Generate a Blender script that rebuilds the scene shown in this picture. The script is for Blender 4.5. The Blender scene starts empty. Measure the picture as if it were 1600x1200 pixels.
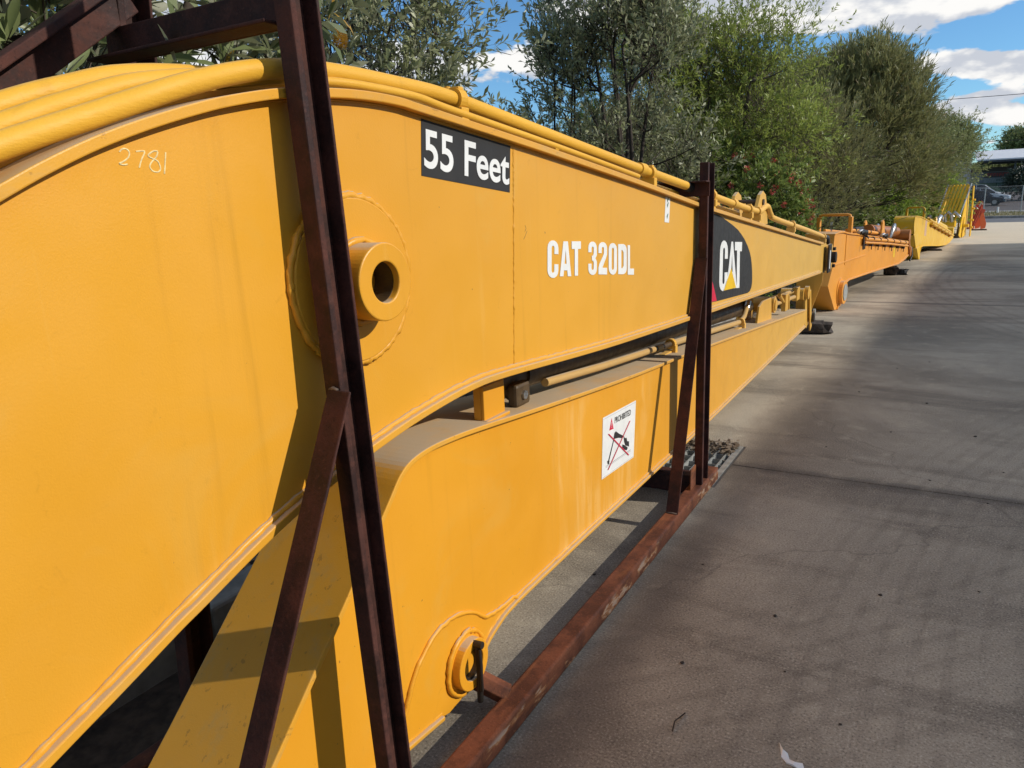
import bpy, bmesh, math, random
import numpy as np
from mathutils import Vector, Matrix
S = bpy.context.scene
C = S.collection
R = math.radians
random.seed(7)

# ------------------------------------------------------------------ camera
H = 1.6
cam_d = bpy.data.cameras.new('camera'); cam = bpy.data.objects.new('camera', cam_d); C.objects.link(cam)
cam_d.sensor_fit = 'HORIZONTAL'; cam_d.sensor_width = 36; cam_d.lens = 36 * 1150 / 1600
cam_d.clip_start = 0.05; cam_d.clip_end = 2000
fw = Vector((680., -300., 1150.)).normalized()
hd = Vector((math.cos(R(2.2)), -math.sin(R(2.2)), 0))
up = hd.cross(fw).normalized()
if up.y > 0: up = -up
ri = fw.cross(up)
Rm = Matrix((ri, fw, up))                       # camera (x right, y down, z ahead) -> world
ax = Rm @ Vector((1, 0, 0)); ay = Rm @ Vector((0, -1, 0)); az = Rm @ Vector((0, 0, -1))
cam.matrix_world = Matrix(((ax.x, ay.x, az.x, 0), (ax.y, ay.y, az.y, 0), (ax.z, ay.z, az.z, H), (0, 0, 0, 1)))
S.camera = cam

# ------------------------------------------------------------------ light
SUN = Vector((1, .278, .60)).normalized()
EL = math.asin(SUN.z)
sun_d = bpy.data.lights.new('sun', 'SUN'); sun = bpy.data.objects.new('sun', sun_d); C.objects.link(sun)
sun_d.energy = 3.8; sun_d.angle = R(.53); sun_d.color = (1, .94, .84)
sun.rotation_euler = SUN.to_track_quat('Z', 'Y').to_euler()

W = bpy.data.worlds.new('World'); S.world = W; W.use_nodes = True
W.cycles.sampling_method = 'MANUAL'; W.cycles.sample_map_resolution = 512
def build_world():
    nt = W.node_tree; N = nt.nodes; L = nt.links; N.clear()
    out = N.new('ShaderNodeOutputWorld'); bg = N.new('ShaderNodeBackground'); L.new(bg.outputs[0], out.inputs[0])
    bg.inputs[1].default_value = .118
    sky = N.new('ShaderNodeTexSky'); sky.sky_type = 'NISHITA'; sky.sun_disc = False
    sky.sun_elevation = EL; sky.sun_rotation = math.atan2(SUN.x, SUN.y)
    sky.air_density = 1.0; sky.dust_density = 0.0; sky.ozone_density = 1.8
    def math_(op, a, b=None, c=None, clamp=False):
        n = N.new('ShaderNodeMath'); n.operation = op; n.use_clamp = clamp
        for i, v in enumerate((a, b, c)):
            if v is None: continue
            if isinstance(v, (int, float)): n.inputs[i].default_value = v
            else: L.new(v, n.inputs[i])
        return n.outputs[0]
    tc = N.new('ShaderNodeTexCoord'); D = tc.outputs['Generated']
    sep = N.new('ShaderNodeSeparateXYZ'); L.new(D, sep.inputs[0]); dz = sep.outputs[2]
    mp = N.new('ShaderNodeMapping'); L.new(D, mp.inputs[0]); mp.inputs['Scale'].default_value = (1, 1, 2.2)
    def noise(vec, sc, det, ro, off=(0, 0, 0)):
        m = N.new('ShaderNodeMapping'); L.new(vec, m.inputs[0]); m.inputs['Location'].default_value = off
        n = N.new('ShaderNodeTexNoise'); L.new(m.outputs[0], n.inputs['Vector'])
        n.inputs['Scale'].default_value = sc; n.inputs['Detail'].default_value = det; n.inputs['Roughness'].default_value = ro
        return n.outputs[0]
    n1 = noise(mp.outputs[0], 9.0, 5, .60)
    n2 = noise(mp.outputs[0], 9.0, 3, .60, (.01, .005, -.035))     # offset away from the sun: shading of the clouds
    nb = noise(mp.outputs[0], 1.6, 1, .5, (3, 1, 2))
    # cumulus banks in the sky, each a direction with a horizontal and a vertical half-width
    blobs = None
    comb = N.new('ShaderNodeCombineXYZ'); L.new(math_('ARCTAN2', sep.outputs[0], sep.outputs[1]), comb.inputs[0]); L.new(dz, comb.inputs[1]); pv = comb.outputs[0]
    def px(x, y):
        return (Rm @ Vector((x - 800., y - 600., 1150.))).normalized()
    for (x, y, wu, wv, s) in [(745, 112, .075, .026, 1.1), (830, 105, .04, .022, 1.1), (660, 100, .04, .018, .9), (905, 6, .04, .02, .8), (1000, 20, .09, .04, .8), (1120, -5, .09, .022, 1.1), (1250, 12, .075, .024, 1.1), (1290, 20, .04, .018, 1.0), (1440, 15, .06, .024, 1.15), (1510, 2, .06, .018, 1.1),
                              (1490, 98, .045, .012, 1.2), (1575, 98, .05, .012, 1.15), (1640, 100, .05, .013, 1.1), (1530, 152, .045, .008, 1.1), (1560, 178, .06, .007, 1.05), (1490, 172, .03, .006, .9), (1640, 185, .05, .008, 1.0),
                              (330, 90, .2, .03, .8), (1545, 222, .015, .004, .7), (310, 10, .1, .03, .6)]:
        c = px(x, y)
        v = N.new('ShaderNodeVectorMath'); v.operation = 'MULTIPLY_ADD'; L.new(pv, v.inputs[0])
        v.inputs[1].default_value = (1 / wu, 1 / wv, 0); v.inputs[2].default_value = (-math.atan2(c.x, c.y) / wu, -c.z / wv, 0)
        q = N.new('ShaderNodeVectorMath'); q.operation = 'DOT_PRODUCT'; L.new(v.outputs[0], q.inputs[0]); L.new(v.outputs[0], q.inputs[1])
        e = math_('POWER', math.exp(-1), q.outputs['Value'])
        blobs = math_('MULTIPLY', e, s) if blobs is None else math_('MULTIPLY_ADD', e, s, blobs)
    base = math_('MULTIPLY', math_('SUBTRACT', nb, .55), .9)
    def dens(n):
        return math_('ADD', math_('ADD', math_('MULTIPLY', math_('SUBTRACT', n, .5), 2.7), base), math_('MULTIPLY', math_('MINIMUM', blobs, 1.1), .85))
    def sm(v, a, b):
        m = N.new('ShaderNodeMapRange'); m.interpolation_type = 'SMOOTHSTEP'; L.new(v, m.inputs[0])
        m.inputs[1].default_value = a; m.inputs[2].default_value = b; return m.outputs[0]
    hi = math_('MULTIPLY', sm(dz, .27, .50), .52)          # cloud cover added overhead, out of view, so sky light turns less blue
    d1 = math_('ADD', dens(n1), hi); d2 = math_('ADD', dens(n2), hi)
    mask = sm(d1, .38, .60)
    lit = sm(math_('SUBTRACT', d1, math_('MULTIPLY', d2, 1.0)), -.22, .22)
    thick = sm(d1, .3, .8)
    cc = N.new('ShaderNodeMix'); cc.data_type = 'RGBA'; L.new(lit, cc.inputs[0])
    cc.inputs[6].default_value = (5.0, 5.3, 5.9, 1); cc.inputs[7].default_value = (8.4, 8.3, 8.1, 1)
    hs = N.new('ShaderNodeHueSaturation'); L.new(sky.outputs[0], hs.inputs['Color']); hs.inputs['Saturation'].default_value = 1.0; hs.inputs['Value'].default_value = 1.0
    tint = N.new('ShaderNodeMix'); tint.data_type = 'RGBA'; tint.blend_type = 'MULTIPLY'; tint.inputs[0].default_value = 1; L.new(hs.outputs[0], tint.inputs[6]); tint.inputs[7].default_value = (.60, .93, 1.2, 1)
    mx = N.new('ShaderNodeMix'); mx.data_type = 'RGBA'
    L.new(math_('MULTIPLY', mask, math_('GREATER_THAN', dz, 0)), mx.inputs[0])
    L.new(tint.outputs[2], mx.inputs[6]); L.new(cc.outputs[2], mx.inputs[7])
    L.new(mx.outputs[2], bg.inputs[0])
build_world()
S.view_settings.view_transform = 'Standard'; S.view_settings.look = 'None'; S.view_settings.gamma = 1
S.cycles.max_bounces = 5; S.cycles.diffuse_bounces = 2; S.cycles.glossy_bounces = 3; S.cycles.transmission_bounces = 3; S.cycles.transparent_max_bounces = 4
S.view_settings.exposure = 0.0; S.view_settings.use_curve_mapping = False

# ------------------------------------------------------------------ materials
def mat(name):
    m = bpy.data.materials.new(name); m.use_nodes = True
    return m, m.node_tree.nodes, m.node_tree.links, m.node_tree.nodes['Principled BSDF']
class NT:
    def __init__(s, m): s.N = m.node_tree.nodes; s.L = m.node_tree.links
    def coord(s, scale=(1, 1, 1), loc=(0, 0, 0), kind='Object', rot=(0, 0, 0)):
        t = s.N.new('ShaderNodeTexCoord'); m = s.N.new('ShaderNodeMapping'); s.L.new(t.outputs[kind], m.inputs[0])
        m.inputs['Scale'].default_value = scale; m.inputs['Location'].default_value = loc; m.inputs['Rotation'].default_value = rot
        return m.outputs[0]
    def world(s, scale=(1, 1, 1), loc=(0, 0, 0)):
        g = s.N.new('ShaderNodeNewGeometry'); m = s.N.new('ShaderNodeMapping'); s.L.new(g.outputs['Position'], m.inputs[0])
        m.inputs['Scale'].default_value = scale; m.inputs['Location'].default_value = loc
        return m.outputs[0]
    def noise(s, vec, sc, det=4, ro=.55, dist=0):
        n = s.N.new('ShaderNodeTexNoise'); s.L.new(vec, n.inputs['Vector'])
        n.inputs['Scale'].default_value = sc; n.inputs['Detail'].default_value = det
        n.inputs['Roughness'].default_value = ro; n.inputs['Distortion'].default_value = dist
        return n.outputs[0]
    def mapr(s, v, a, b, c=0, d=1, smooth=True):
        m = s.N.new('ShaderNodeMapRange'); m.interpolation_type = 'SMOOTHSTEP' if smooth else 'LINEAR'
        s.L.new(v, m.inputs[0])
        for i, x in enumerate((a, b, c, d)): m.inputs[i + 1].default_value = x
        return m.outputs[0]
    def math(s, op, a, b=None):
        n = s.N.new('ShaderNodeMath'); n.operation = op
        for i, v in enumerate((a, b)):
            if v is None: continue
            if isinstance(v, (int, float)): n.inputs[i].default_value = v
            else: s.L.new(v, n.inputs[i])
        return n.outputs[0]
    def mix(s, f, a, b):
        m = s.N.new('ShaderNodeMix'); m.data_type = 'RGBA'
        for i, v in ((0, f), (6, a), (7, b)):
            if isinstance(v, (int, float)): m.inputs[i].default_value = v
            elif isinstance(v, tuple): m.inputs[i].default_value = (*v, 1)
            else: s.L.new(v, m.inputs[i])
        return m.outputs[2]
    def bump(s, h, strength, dist, bsdf):
        b = s.N.new('ShaderNodeBump'); s.L.new(h, b.inputs['Height']); b.inputs['Strength'].default_value = strength
        b.inputs['Distance'].default_value = dist; s.L.new(b.outputs[0], bsdf.inputs['Normal'])
    def normal_z(s):
        g = s.N.new('ShaderNodeNewGeometry'); x = s.N.new('ShaderNodeSeparateXYZ'); s.L.new(g.outputs['Normal'], x.inputs[0]); return x.outputs[2]
    def pos(s):
        g = s.N.new('ShaderNodeNewGeometry'); x = s.N.new('ShaderNodeSeparateXYZ'); s.L.new(g.outputs['Position'], x.inputs[0]); return x.outputs

def paint(name, col, pale, dust=(.50, .41, .29), dust_amt=.9, rough=.42, streak=.35, scuff=False, pale_range=None, bk=0, chips=0):
    m, N, L, B = mat(name); t = NT(m)
    w = t.world()
    big = t.noise(w, 1.3, 3, .5)
    c = t.mix(t.mapr(big, .35, .7), col, tuple(x * y for x, y in zip(col, (.93, .9, .8))))
    if pale_range:                                              # blends into the pale tone further along
        c = t.mix(t.mapr(t.math('ADD', t.pos()[1], t.math('MULTIPLY', big, 1.2)), pale_range[0], pale_range[1], 0, .85), c, pale)
    else:
        c = t.mix(t.mapr(t.noise(w, .6, 2), .5, .8, 0, .5), c, pale)
    st = t.noise(t.world((14, 14, .5)), 1.0, 5, .6)
    c = t.mix(t.mapr(st, .58, .82, 0, streak), c, tuple(x * .55 for x in col))
    st2 = t.noise(t.world((30, 30, 1.2), (5, 5, 5)), 1.0, 4, .6)
    c = t.mix(t.mapr(st2, .62, .8, 0, streak * .5), c, tuple(min(1, x * 1.15 + .05) for x in pale))
    if scuff:                                             # dried wash marks round the warning sign
        p = t.pos()
        reg = t.math('MULTIPLY', t.mapr(p[1], 2.15, 2.45), t.mapr(p[1], 3.6, 3.25))
        reg = t.math('MULTIPLY', reg, t.mapr(p[2], .92, .8))
        sc = t.noise(t.world((22, 22, 2.0), (1, 2, 0)), 1.0, 6, .62, .6)
        blob = t.noise(t.world((2.6, 2.6, 1.6), (7, 3, 0)), 1.0, 3, .5, .5)
        f = t.math('MULTIPLY', t.math('MULTIPLY', t.mapr(sc, .42, .62, .25, 1), t.mapr(blob, .42, .52, .15, 1)), reg)
        c = t.mix(t.math('MULTIPLY', f, .42), c, (.88, .54, .18))
    ch = t.noise(w, 55, 2, .5)
    c = t.mix(t.mapr(ch, .775, .79, 0, .7), c, (.20, .11, .04))
    fp = t.noise(t.world((1, 1, 1), (4, 9, 2)), 2.1, 5, .65, .8)
    c = t.mix(t.mapr(fp, .56, .70, 0, .22), c, pale)
    c = t.mix(t.mapr(t.noise(t.world((3, 3, 3), (2, 1, 8)), 4.0, 6, .7, 1.5), .60, .72, 0, .16), c, tuple(x * .5 for x in col))
    if chips:
        e1 = t.noise(t.world((38, 14, 38), (3, 1, 5)), 1.0, 5, .7)
        c = t.mix(t.mapr(e1, .62, .65, 0, chips), c, (.16, .075, .03))
        c = t.mix(t.mapr(t.noise(t.world((9, 3, 9)), 1.0, 6, .7), .5, .7, 0, .5), c, (.55, .36, .13))
    dz = t.math('MULTIPLY', t.mapr(t.normal_z(), .80, .95, 0, dust_amt), t.mapr(t.noise(w, 7, 5, .6), .25, .6, .65, 1))
    c = t.mix(dz, c, dust)
    L.new(c, B.inputs['Base Color'])
    r = t.mapr(t.noise(w, 6, 4), .3, .7, rough - .07, rough + .1)
    r2 = t.math('ADD', r, t.math('MULTIPLY', dz, .35)); L.new(r2, B.inputs['Roughness'])
    B.inputs['Specular IOR Level'].default_value = .4
    h = t.math('ADD', t.math('MULTIPLY', t.noise(w, 260, 2), .35), t.math('MULTIPLY', t.noise(w, 3.2, 2), 2.0))
    if bk: h = t.math('ADD', h, t.math('MULTIPLY', t.noise(t.world((90, 22, 90)), 1, 4, .7), bk))
    t.bump(h, .25, .0035, B)
    return m
def rust(name, dark, mid, hot, blue=False, hotamt=.35):
    m, N, L, B = mat(name); t = NT(m); w = t.world()
    n = t.noise(w, 9, 6, .65); f = t.noise(w, 130, 3, .6); g = t.noise(t.world((18, 2.5, 18)), 1, 5, .6)
    c = t.mix(t.mapr(n, .35, .65), dark, mid)
    c = t.mix(t.mapr(g, .52, .75, 0, hotamt), c, hot)
    c = t.mix(t.mapr(f, .55, .8, 0, .45), c, tuple(x * 1.9 for x in mid))
    c = t.mix(t.mapr(f, .45, .25, 0, .5), c, tuple(x * .5 for x in dark))
    if blue:
        p = t.pos(); nb = t.noise(t.world((10, 5.0, 16), (0, .55, 0)), 1, 6, .7)
        low = t.mapr(p[2], .075, .045)
        c = t.mix(t.math('MULTIPLY', t.mapr(nb, .58, .61), low), c, (.30, .32, .33))
        c = t.mix(t.math('MULTIPLY', t.mapr(nb, .53, .58), t.math('MULTIPLY', low, .6)), c, (.42, .22, .10))
    L.new(c, B.inputs['Base Color']); L.new(t.mapr(n, .3, .7, .62, .9), B.inputs['Roughness'])
    B.inputs['Specular IOR Level'].default_value = .3
    t.bump(t.math('ADD', t.math('MULTIPLY', f, .5), n), .55, .003, B)
    return m
def plain(name, col, rough=.5, metal=0, var=.25, sc=8, spec=.5, bump=.15):
    m, N, L, B = mat(name); t = NT(m); w = t.coord()
    n = t.noise(w, sc, 5, .6)
    L.new(t.mix(t.mapr(n, .3, .7), tuple(x * (1 - var) for x in col), tuple(min(1, x * (1 + var * .5)) for x in col)), B.inputs['Base Color'])
    L.new(t.mapr(t.noise(w, sc * 3, 3), .3, .7, max(.03, rough - .08), min(1, rough + .08)), B.inputs['Roughness'])
    B.inputs['Metallic'].default_value = metal; B.inputs['Specular IOR Level'].default_value = spec
    if bump: t.bump(n, bump, .004, B)
    return m
def concrete(name):
    m, N, L, B = mat(name); t = NT(m); w = t.world()
    a = t.noise(w, .55, 5, .6, .6); b = t.noise(t.world((.35, 1.9, 1), (3, 0, 0)), 1, 6, .65, .9); f = t.noise(w, 120, 5, .75)
    g = t.noise(w, 5.5, 6, .7, .4)
    c = t.mix(t.mapr(a, .3, .72), (.24, .203, .155), (.49, .42, .32))
    c = t.mix(t.mapr(b, .48, .70, 0, .7), c, (.16, .132, .102))
    c = t.mix(t.mapr(g, .5, .75, 0, .45), c, (.62, .535, .40))
    c = t.mix(t.mapr(g, .45, .25, 0, .4), c, (.19, .158, .122))
    c = t.mix(t.mapr(f, .52, .68, 0, .6), c, (.78, .70, .56))
    c = t.mix(t.mapr(f, .48, .35, 0, .65), c, (.055, .045, .036))
    # tyre arcs
    for (cx, cy, rr, k, amt) in ((9.5, 2.0, 9.6, 60, .2), (-7, 9, 9.5, 50, .22), (14, 16, 14.2, 34, .26)):
        v = N.new('ShaderNodeVectorMath'); v.operation = 'DISTANCE'; L.new(t.world((1, 1, 0)), v.inputs[0]); v.inputs[1].default_value = (cx, cy, 0)
        d = t.math('ADD', v.outputs['Value'], t.math('MULTIPLY', a, .12))
        ring = t.math('MULTIPLY', t.mapr(d, rr - .75, rr - .25), t.mapr(d, rr + .75, rr + .25))
        s = t.math('SINE', t.math('MULTIPLY', d, k))
        c = t.mix(t.math('MULTIPLY', t.math('MULTIPLY', ring, t.mapr(s, .1, .95, .2, 1)), t.mapr(g, .35, .6, 0, amt)), c, (.07, .058, .05))
    # oil spots
    o = N.new('ShaderNodeTexVoronoi'); L.new(t.world((1.1, 1.1, 1.1)), o.inputs['Vector']); o.inputs['Scale'].default_value = 1.0
    c = t.mix(t.mapr(t.math('ADD', o.outputs['Distance'], t.math('MULTIPLY', f, .06)), .085, .05, 0, .5), c, (.05, .043, .04))
    # hairline cracks
    ck = N.new('ShaderNodeTexVoronoi'); ck.feature = 'DISTANCE_TO_EDGE'
    wv = N.new('ShaderNodeVectorMath'); wv.operation = 'ADD'; nn = N.new('ShaderNodeTexNoise'); L.new(w, nn.inputs['Vector']); nn.inputs['Scale'].default_value = 1.6; nn.inputs['Detail'].default_value = 6
    vs = N.new('ShaderNodeVectorMath'); vs.operation = 'SCALE'; L.new(nn.outputs['Color'], vs.inputs[0]); vs.inputs['Scale'].default_value = .8
    L.new(w, wv.inputs[0]); L.new(vs.outputs[0], wv.inputs[1]); L.new(wv.outputs[0], ck.inputs['Vector']); ck.inputs['Scale'].default_value = .16
    crk = t.mapr(ck.outputs['Distance'], .0016, .0004)
    c = t.mix(t.math('MULTIPLY', crk, .22), c, (.05, .045, .04))
    # dark edges along the joints
    p = t.pos()
    for yj in (4.42, 12.5):
        dd = t.math('ABSOLUTE', t.math('SUBTRACT', p[1], yj))
        c = t.mix(t.math('MULTIPLY', t.mapr(t.math('ADD', dd, t.math('MULTIPLY', g, .12)), .17, .06), .55), c, (.075, .065, .06))
    # darker band in front of the rail, fading out past the drain
    dx = t.math('ABSOLUTE', t.math('ADD', p[0], .93))
    c = t.mix(t.math('MULTIPLY', t.mapr(t.math('ADD', dx, t.math('MULTIPLY', a, .3)), .40, .14), t.mapr(p[1], 8, 3, 0, .55)), c, (.085, .075, .07))
    cl = t.mapr(t.math('ADD', p[1], t.math('MULTIPLY', a, 8)), 22, 36, 0, .8)          # lighter, creamier slabs towards the street
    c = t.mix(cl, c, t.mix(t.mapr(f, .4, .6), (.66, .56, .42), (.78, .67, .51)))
    L.new(c, B.inputs['Base Color']); L.new(t.mapr(g, .3, .7, .8, .95), B.inputs['Roughness'])
    B.inputs['Specular IOR Level'].default_value = .12
    h = t.math('ADD', t.math('MULTIPLY', f, .6), t.math('MULTIPLY', g, 1.0)); t.bump(h, .6, .004, B)
    return m
def leafmat(name, c1, c2, back, trans=.3, yellow=None, rough=.5):
    m, N, L, B = mat(name); t = NT(m)
    g = N.new('ShaderNodeNewGeometry'); rnd = g.outputs['Random Per Island']
    cl = t.noise(t.world(), 1.4, 2)
    c = t.mix(rnd, c1, c2)
    c = t.mix(t.mapr(cl, .4, .65, 0, .5), c, tuple(min(1, x * 1.25) for x in c2))
    if yellow: c = t.mix(t.math('GREATER_THAN', rnd, yellow[0]), c, yellow[1])
    c = t.mix(t.math('MULTIPLY', g.outputs['Backfacing'], .85), c, back)
    L.new(c, B.inputs['Base Color']); B.inputs['Roughness'].default_value = rough
    tr = N.new('ShaderNodeBsdfTranslucent'); L.new(t.mix(.5, c, tuple(x * 1.4 for x in c2)), tr.inputs[0])
    ms = N.new('ShaderNodeMixShader'); ms.inputs[0].default_value = trans
    L.new(B.outputs[0], ms.inputs[1]); L.new(tr.outputs[0], ms.inputs[2]); L.new(ms.outputs[0], N['Material Output'].inputs[0])
    return m

YEL = paint('yellow_paint', (.76, .36, .028), (.66, .41, .095), pale_range=(1.5, 7.5), streak=.4)
YELF = paint('flange_paint', (.76, .37, .035), (.68, .40, .13), pale_range=(1.5, 7.5), streak=.3, chips=.35)
YEL2 = paint('stick_paint', (.78, .35, .022), (.66, .39, .08), scuff=True, pale_range=(3.2, 8), streak=.3)
YPIPE = paint('pipe_paint', (.78, .42, .035), (.72, .43, .12), dust_amt=.3, rough=.58, streak=.3, pale_range=(3, 8), bk=1.6)
SPIPE = paint('dusty_pipe_paint', (.56, .35, .12), (.50, .36, .18), dust_amt=.9, rough=.6, streak=.3)
ORG = paint('orange_paint', (.80, .33, .035), (.70, .33, .07), rough=.4, streak=.3, dust_amt=.7)
ORGD = paint('dark_orange_paint', (.42, .15, .03), (.34, .15, .05), rough=.35, streak=.3, dust_amt=.2)
YBR = paint('bright_yellow_paint', (.82, .48, .02), (.74, .46, .05), rough=.35, streak=.12, dust_amt=.45)
RED = paint('red_paint', (.60, .09, .05), (.50, .11, .07), rough=.45, streak=.3, dust_amt=.4)
REDO = paint('orange_red_paint', (.70, .13, .04), (.62, .15, .06), rough=.45, streak=.2, dust_amt=.3)
RUST = rust('rusted_steel', (.026, .010, .008), (.080, .029, .021), (.16, .055, .035))
RUSTR = rust('rusted_rail', (.085, .030, .017), (.20, .068, .033), (.38, .14, .05), blue=True, hotamt=.5)
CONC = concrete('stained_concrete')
JOINT = plain('joint_filler', (.035, .03, .028), .9)
KERB = plain('kerb_concrete', (.28, .27, .25), .85, sc=5, var=.4)
MULCH = plain('soil_and_mulch', (.06, .042, .03), .95, sc=14, var=.6, bump=1)
BLACK = plain('decal_black', (.038, .036, .035), .55, var=.1, bump=0, spec=.2)
WHITE = plain('decal_white', (.82, .82, .80), .4, var=.06, bump=0)
DRED = plain('decal_red', (.65, .02, .06), .4, var=.05, bump=0)
DYEL = plain('decal_yellow', (.85, .52, .01), .4, var=.05, bump=0)
DGREY = plain('decal_grey', (.40, .40, .40), .5, var=.05, bump=0)
CHALK = plain('chalk', (.93, .72, .36), .9, var=.3, sc=200, bump=0)
STEELD = plain('dark_steel', (.05, .04, .032), .5, .6, sc=20)
STEELB = plain('bright_steel', (.55, .55, .54), .32, .9, sc=30)
GALV = plain('galvanised_steel', (.40, .41, .39), .5, .3, sc=20)
BROWND = plain('dark_brown_paint', (.075, .045, .018), .55, 0, sc=9, var=.5)  # dark brown, with shade of the boss hole and boom underside put in
RUBBER = plain('black_rubber', (.02, .02, .02), .6)
WOOD = plain('weathered_timber', (.060, .045, .035), .9, sc=16, var=.6, bump=.9)
BARK = plain('bark', (.10, .078, .06), .9, sc=12, var=.5, bump=.8)
BARKD = plain('dark_bark', (.05, .038, .03), .9, sc=12, var=.5, bump=.8)
LITTER = leafmat('dry_leaf', (.16, .10, .055), (.34, .26, .17), (.24, .19, .14), .1)
L_BANK = leafmat('banksia_leaf', (.095, .130, .050), (.21, .245, .10), (.38, .38, .28), .22, (.975, (.45, .27, .04)), .42)
L_OLIVE = leafmat('olive_leaf', (.115, .140, .058), (.28, .30, .14), (.40, .41, .29), .28, None, .42)
L_LIGHT = leafmat('light_green_leaf', (.165, .225, .040), (.33, .39, .075), (.24, .28, .09), .42, None, .45)
L_BUSH = leafmat('grevillea_leaf', (.09, .15, .03), (.22, .29, .06), (.2, .25, .09), .35, (.985, (.40, .12, .05)), .4)
L_FINE = leafmat('fine_needle_leaf', (.095, .115, .035), (.27, .27, .10), (.25, .24, .11), .32, (.93, (.32, .22, .11)), .5)
L_FAR = leafmat('far_leaf', (.09, .125, .038), (.23, .26, .09), (.22, .24, .1), .3, None, .5)
L_BRIGHT = leafmat('bright_shrub_leaf', (.15, .23, .03), (.30, .40, .055), (.22, .3, .07), .45, None, .45)
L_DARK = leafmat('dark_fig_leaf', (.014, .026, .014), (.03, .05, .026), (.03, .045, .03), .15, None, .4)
FLOW = leafmat('red_flower_petal', (.42, .05, .05), (.58, .16, .10), (.45, .08, .06), .2)
SPIKE = leafmat('yellow_flower_spike', (.60, .38, .05), (.75, .50, .10), (.6, .4, .1), .2)
CONE = plain('seed_cone_scale', (.13, .085, .06), .9, sc=30, var=.5)

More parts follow.
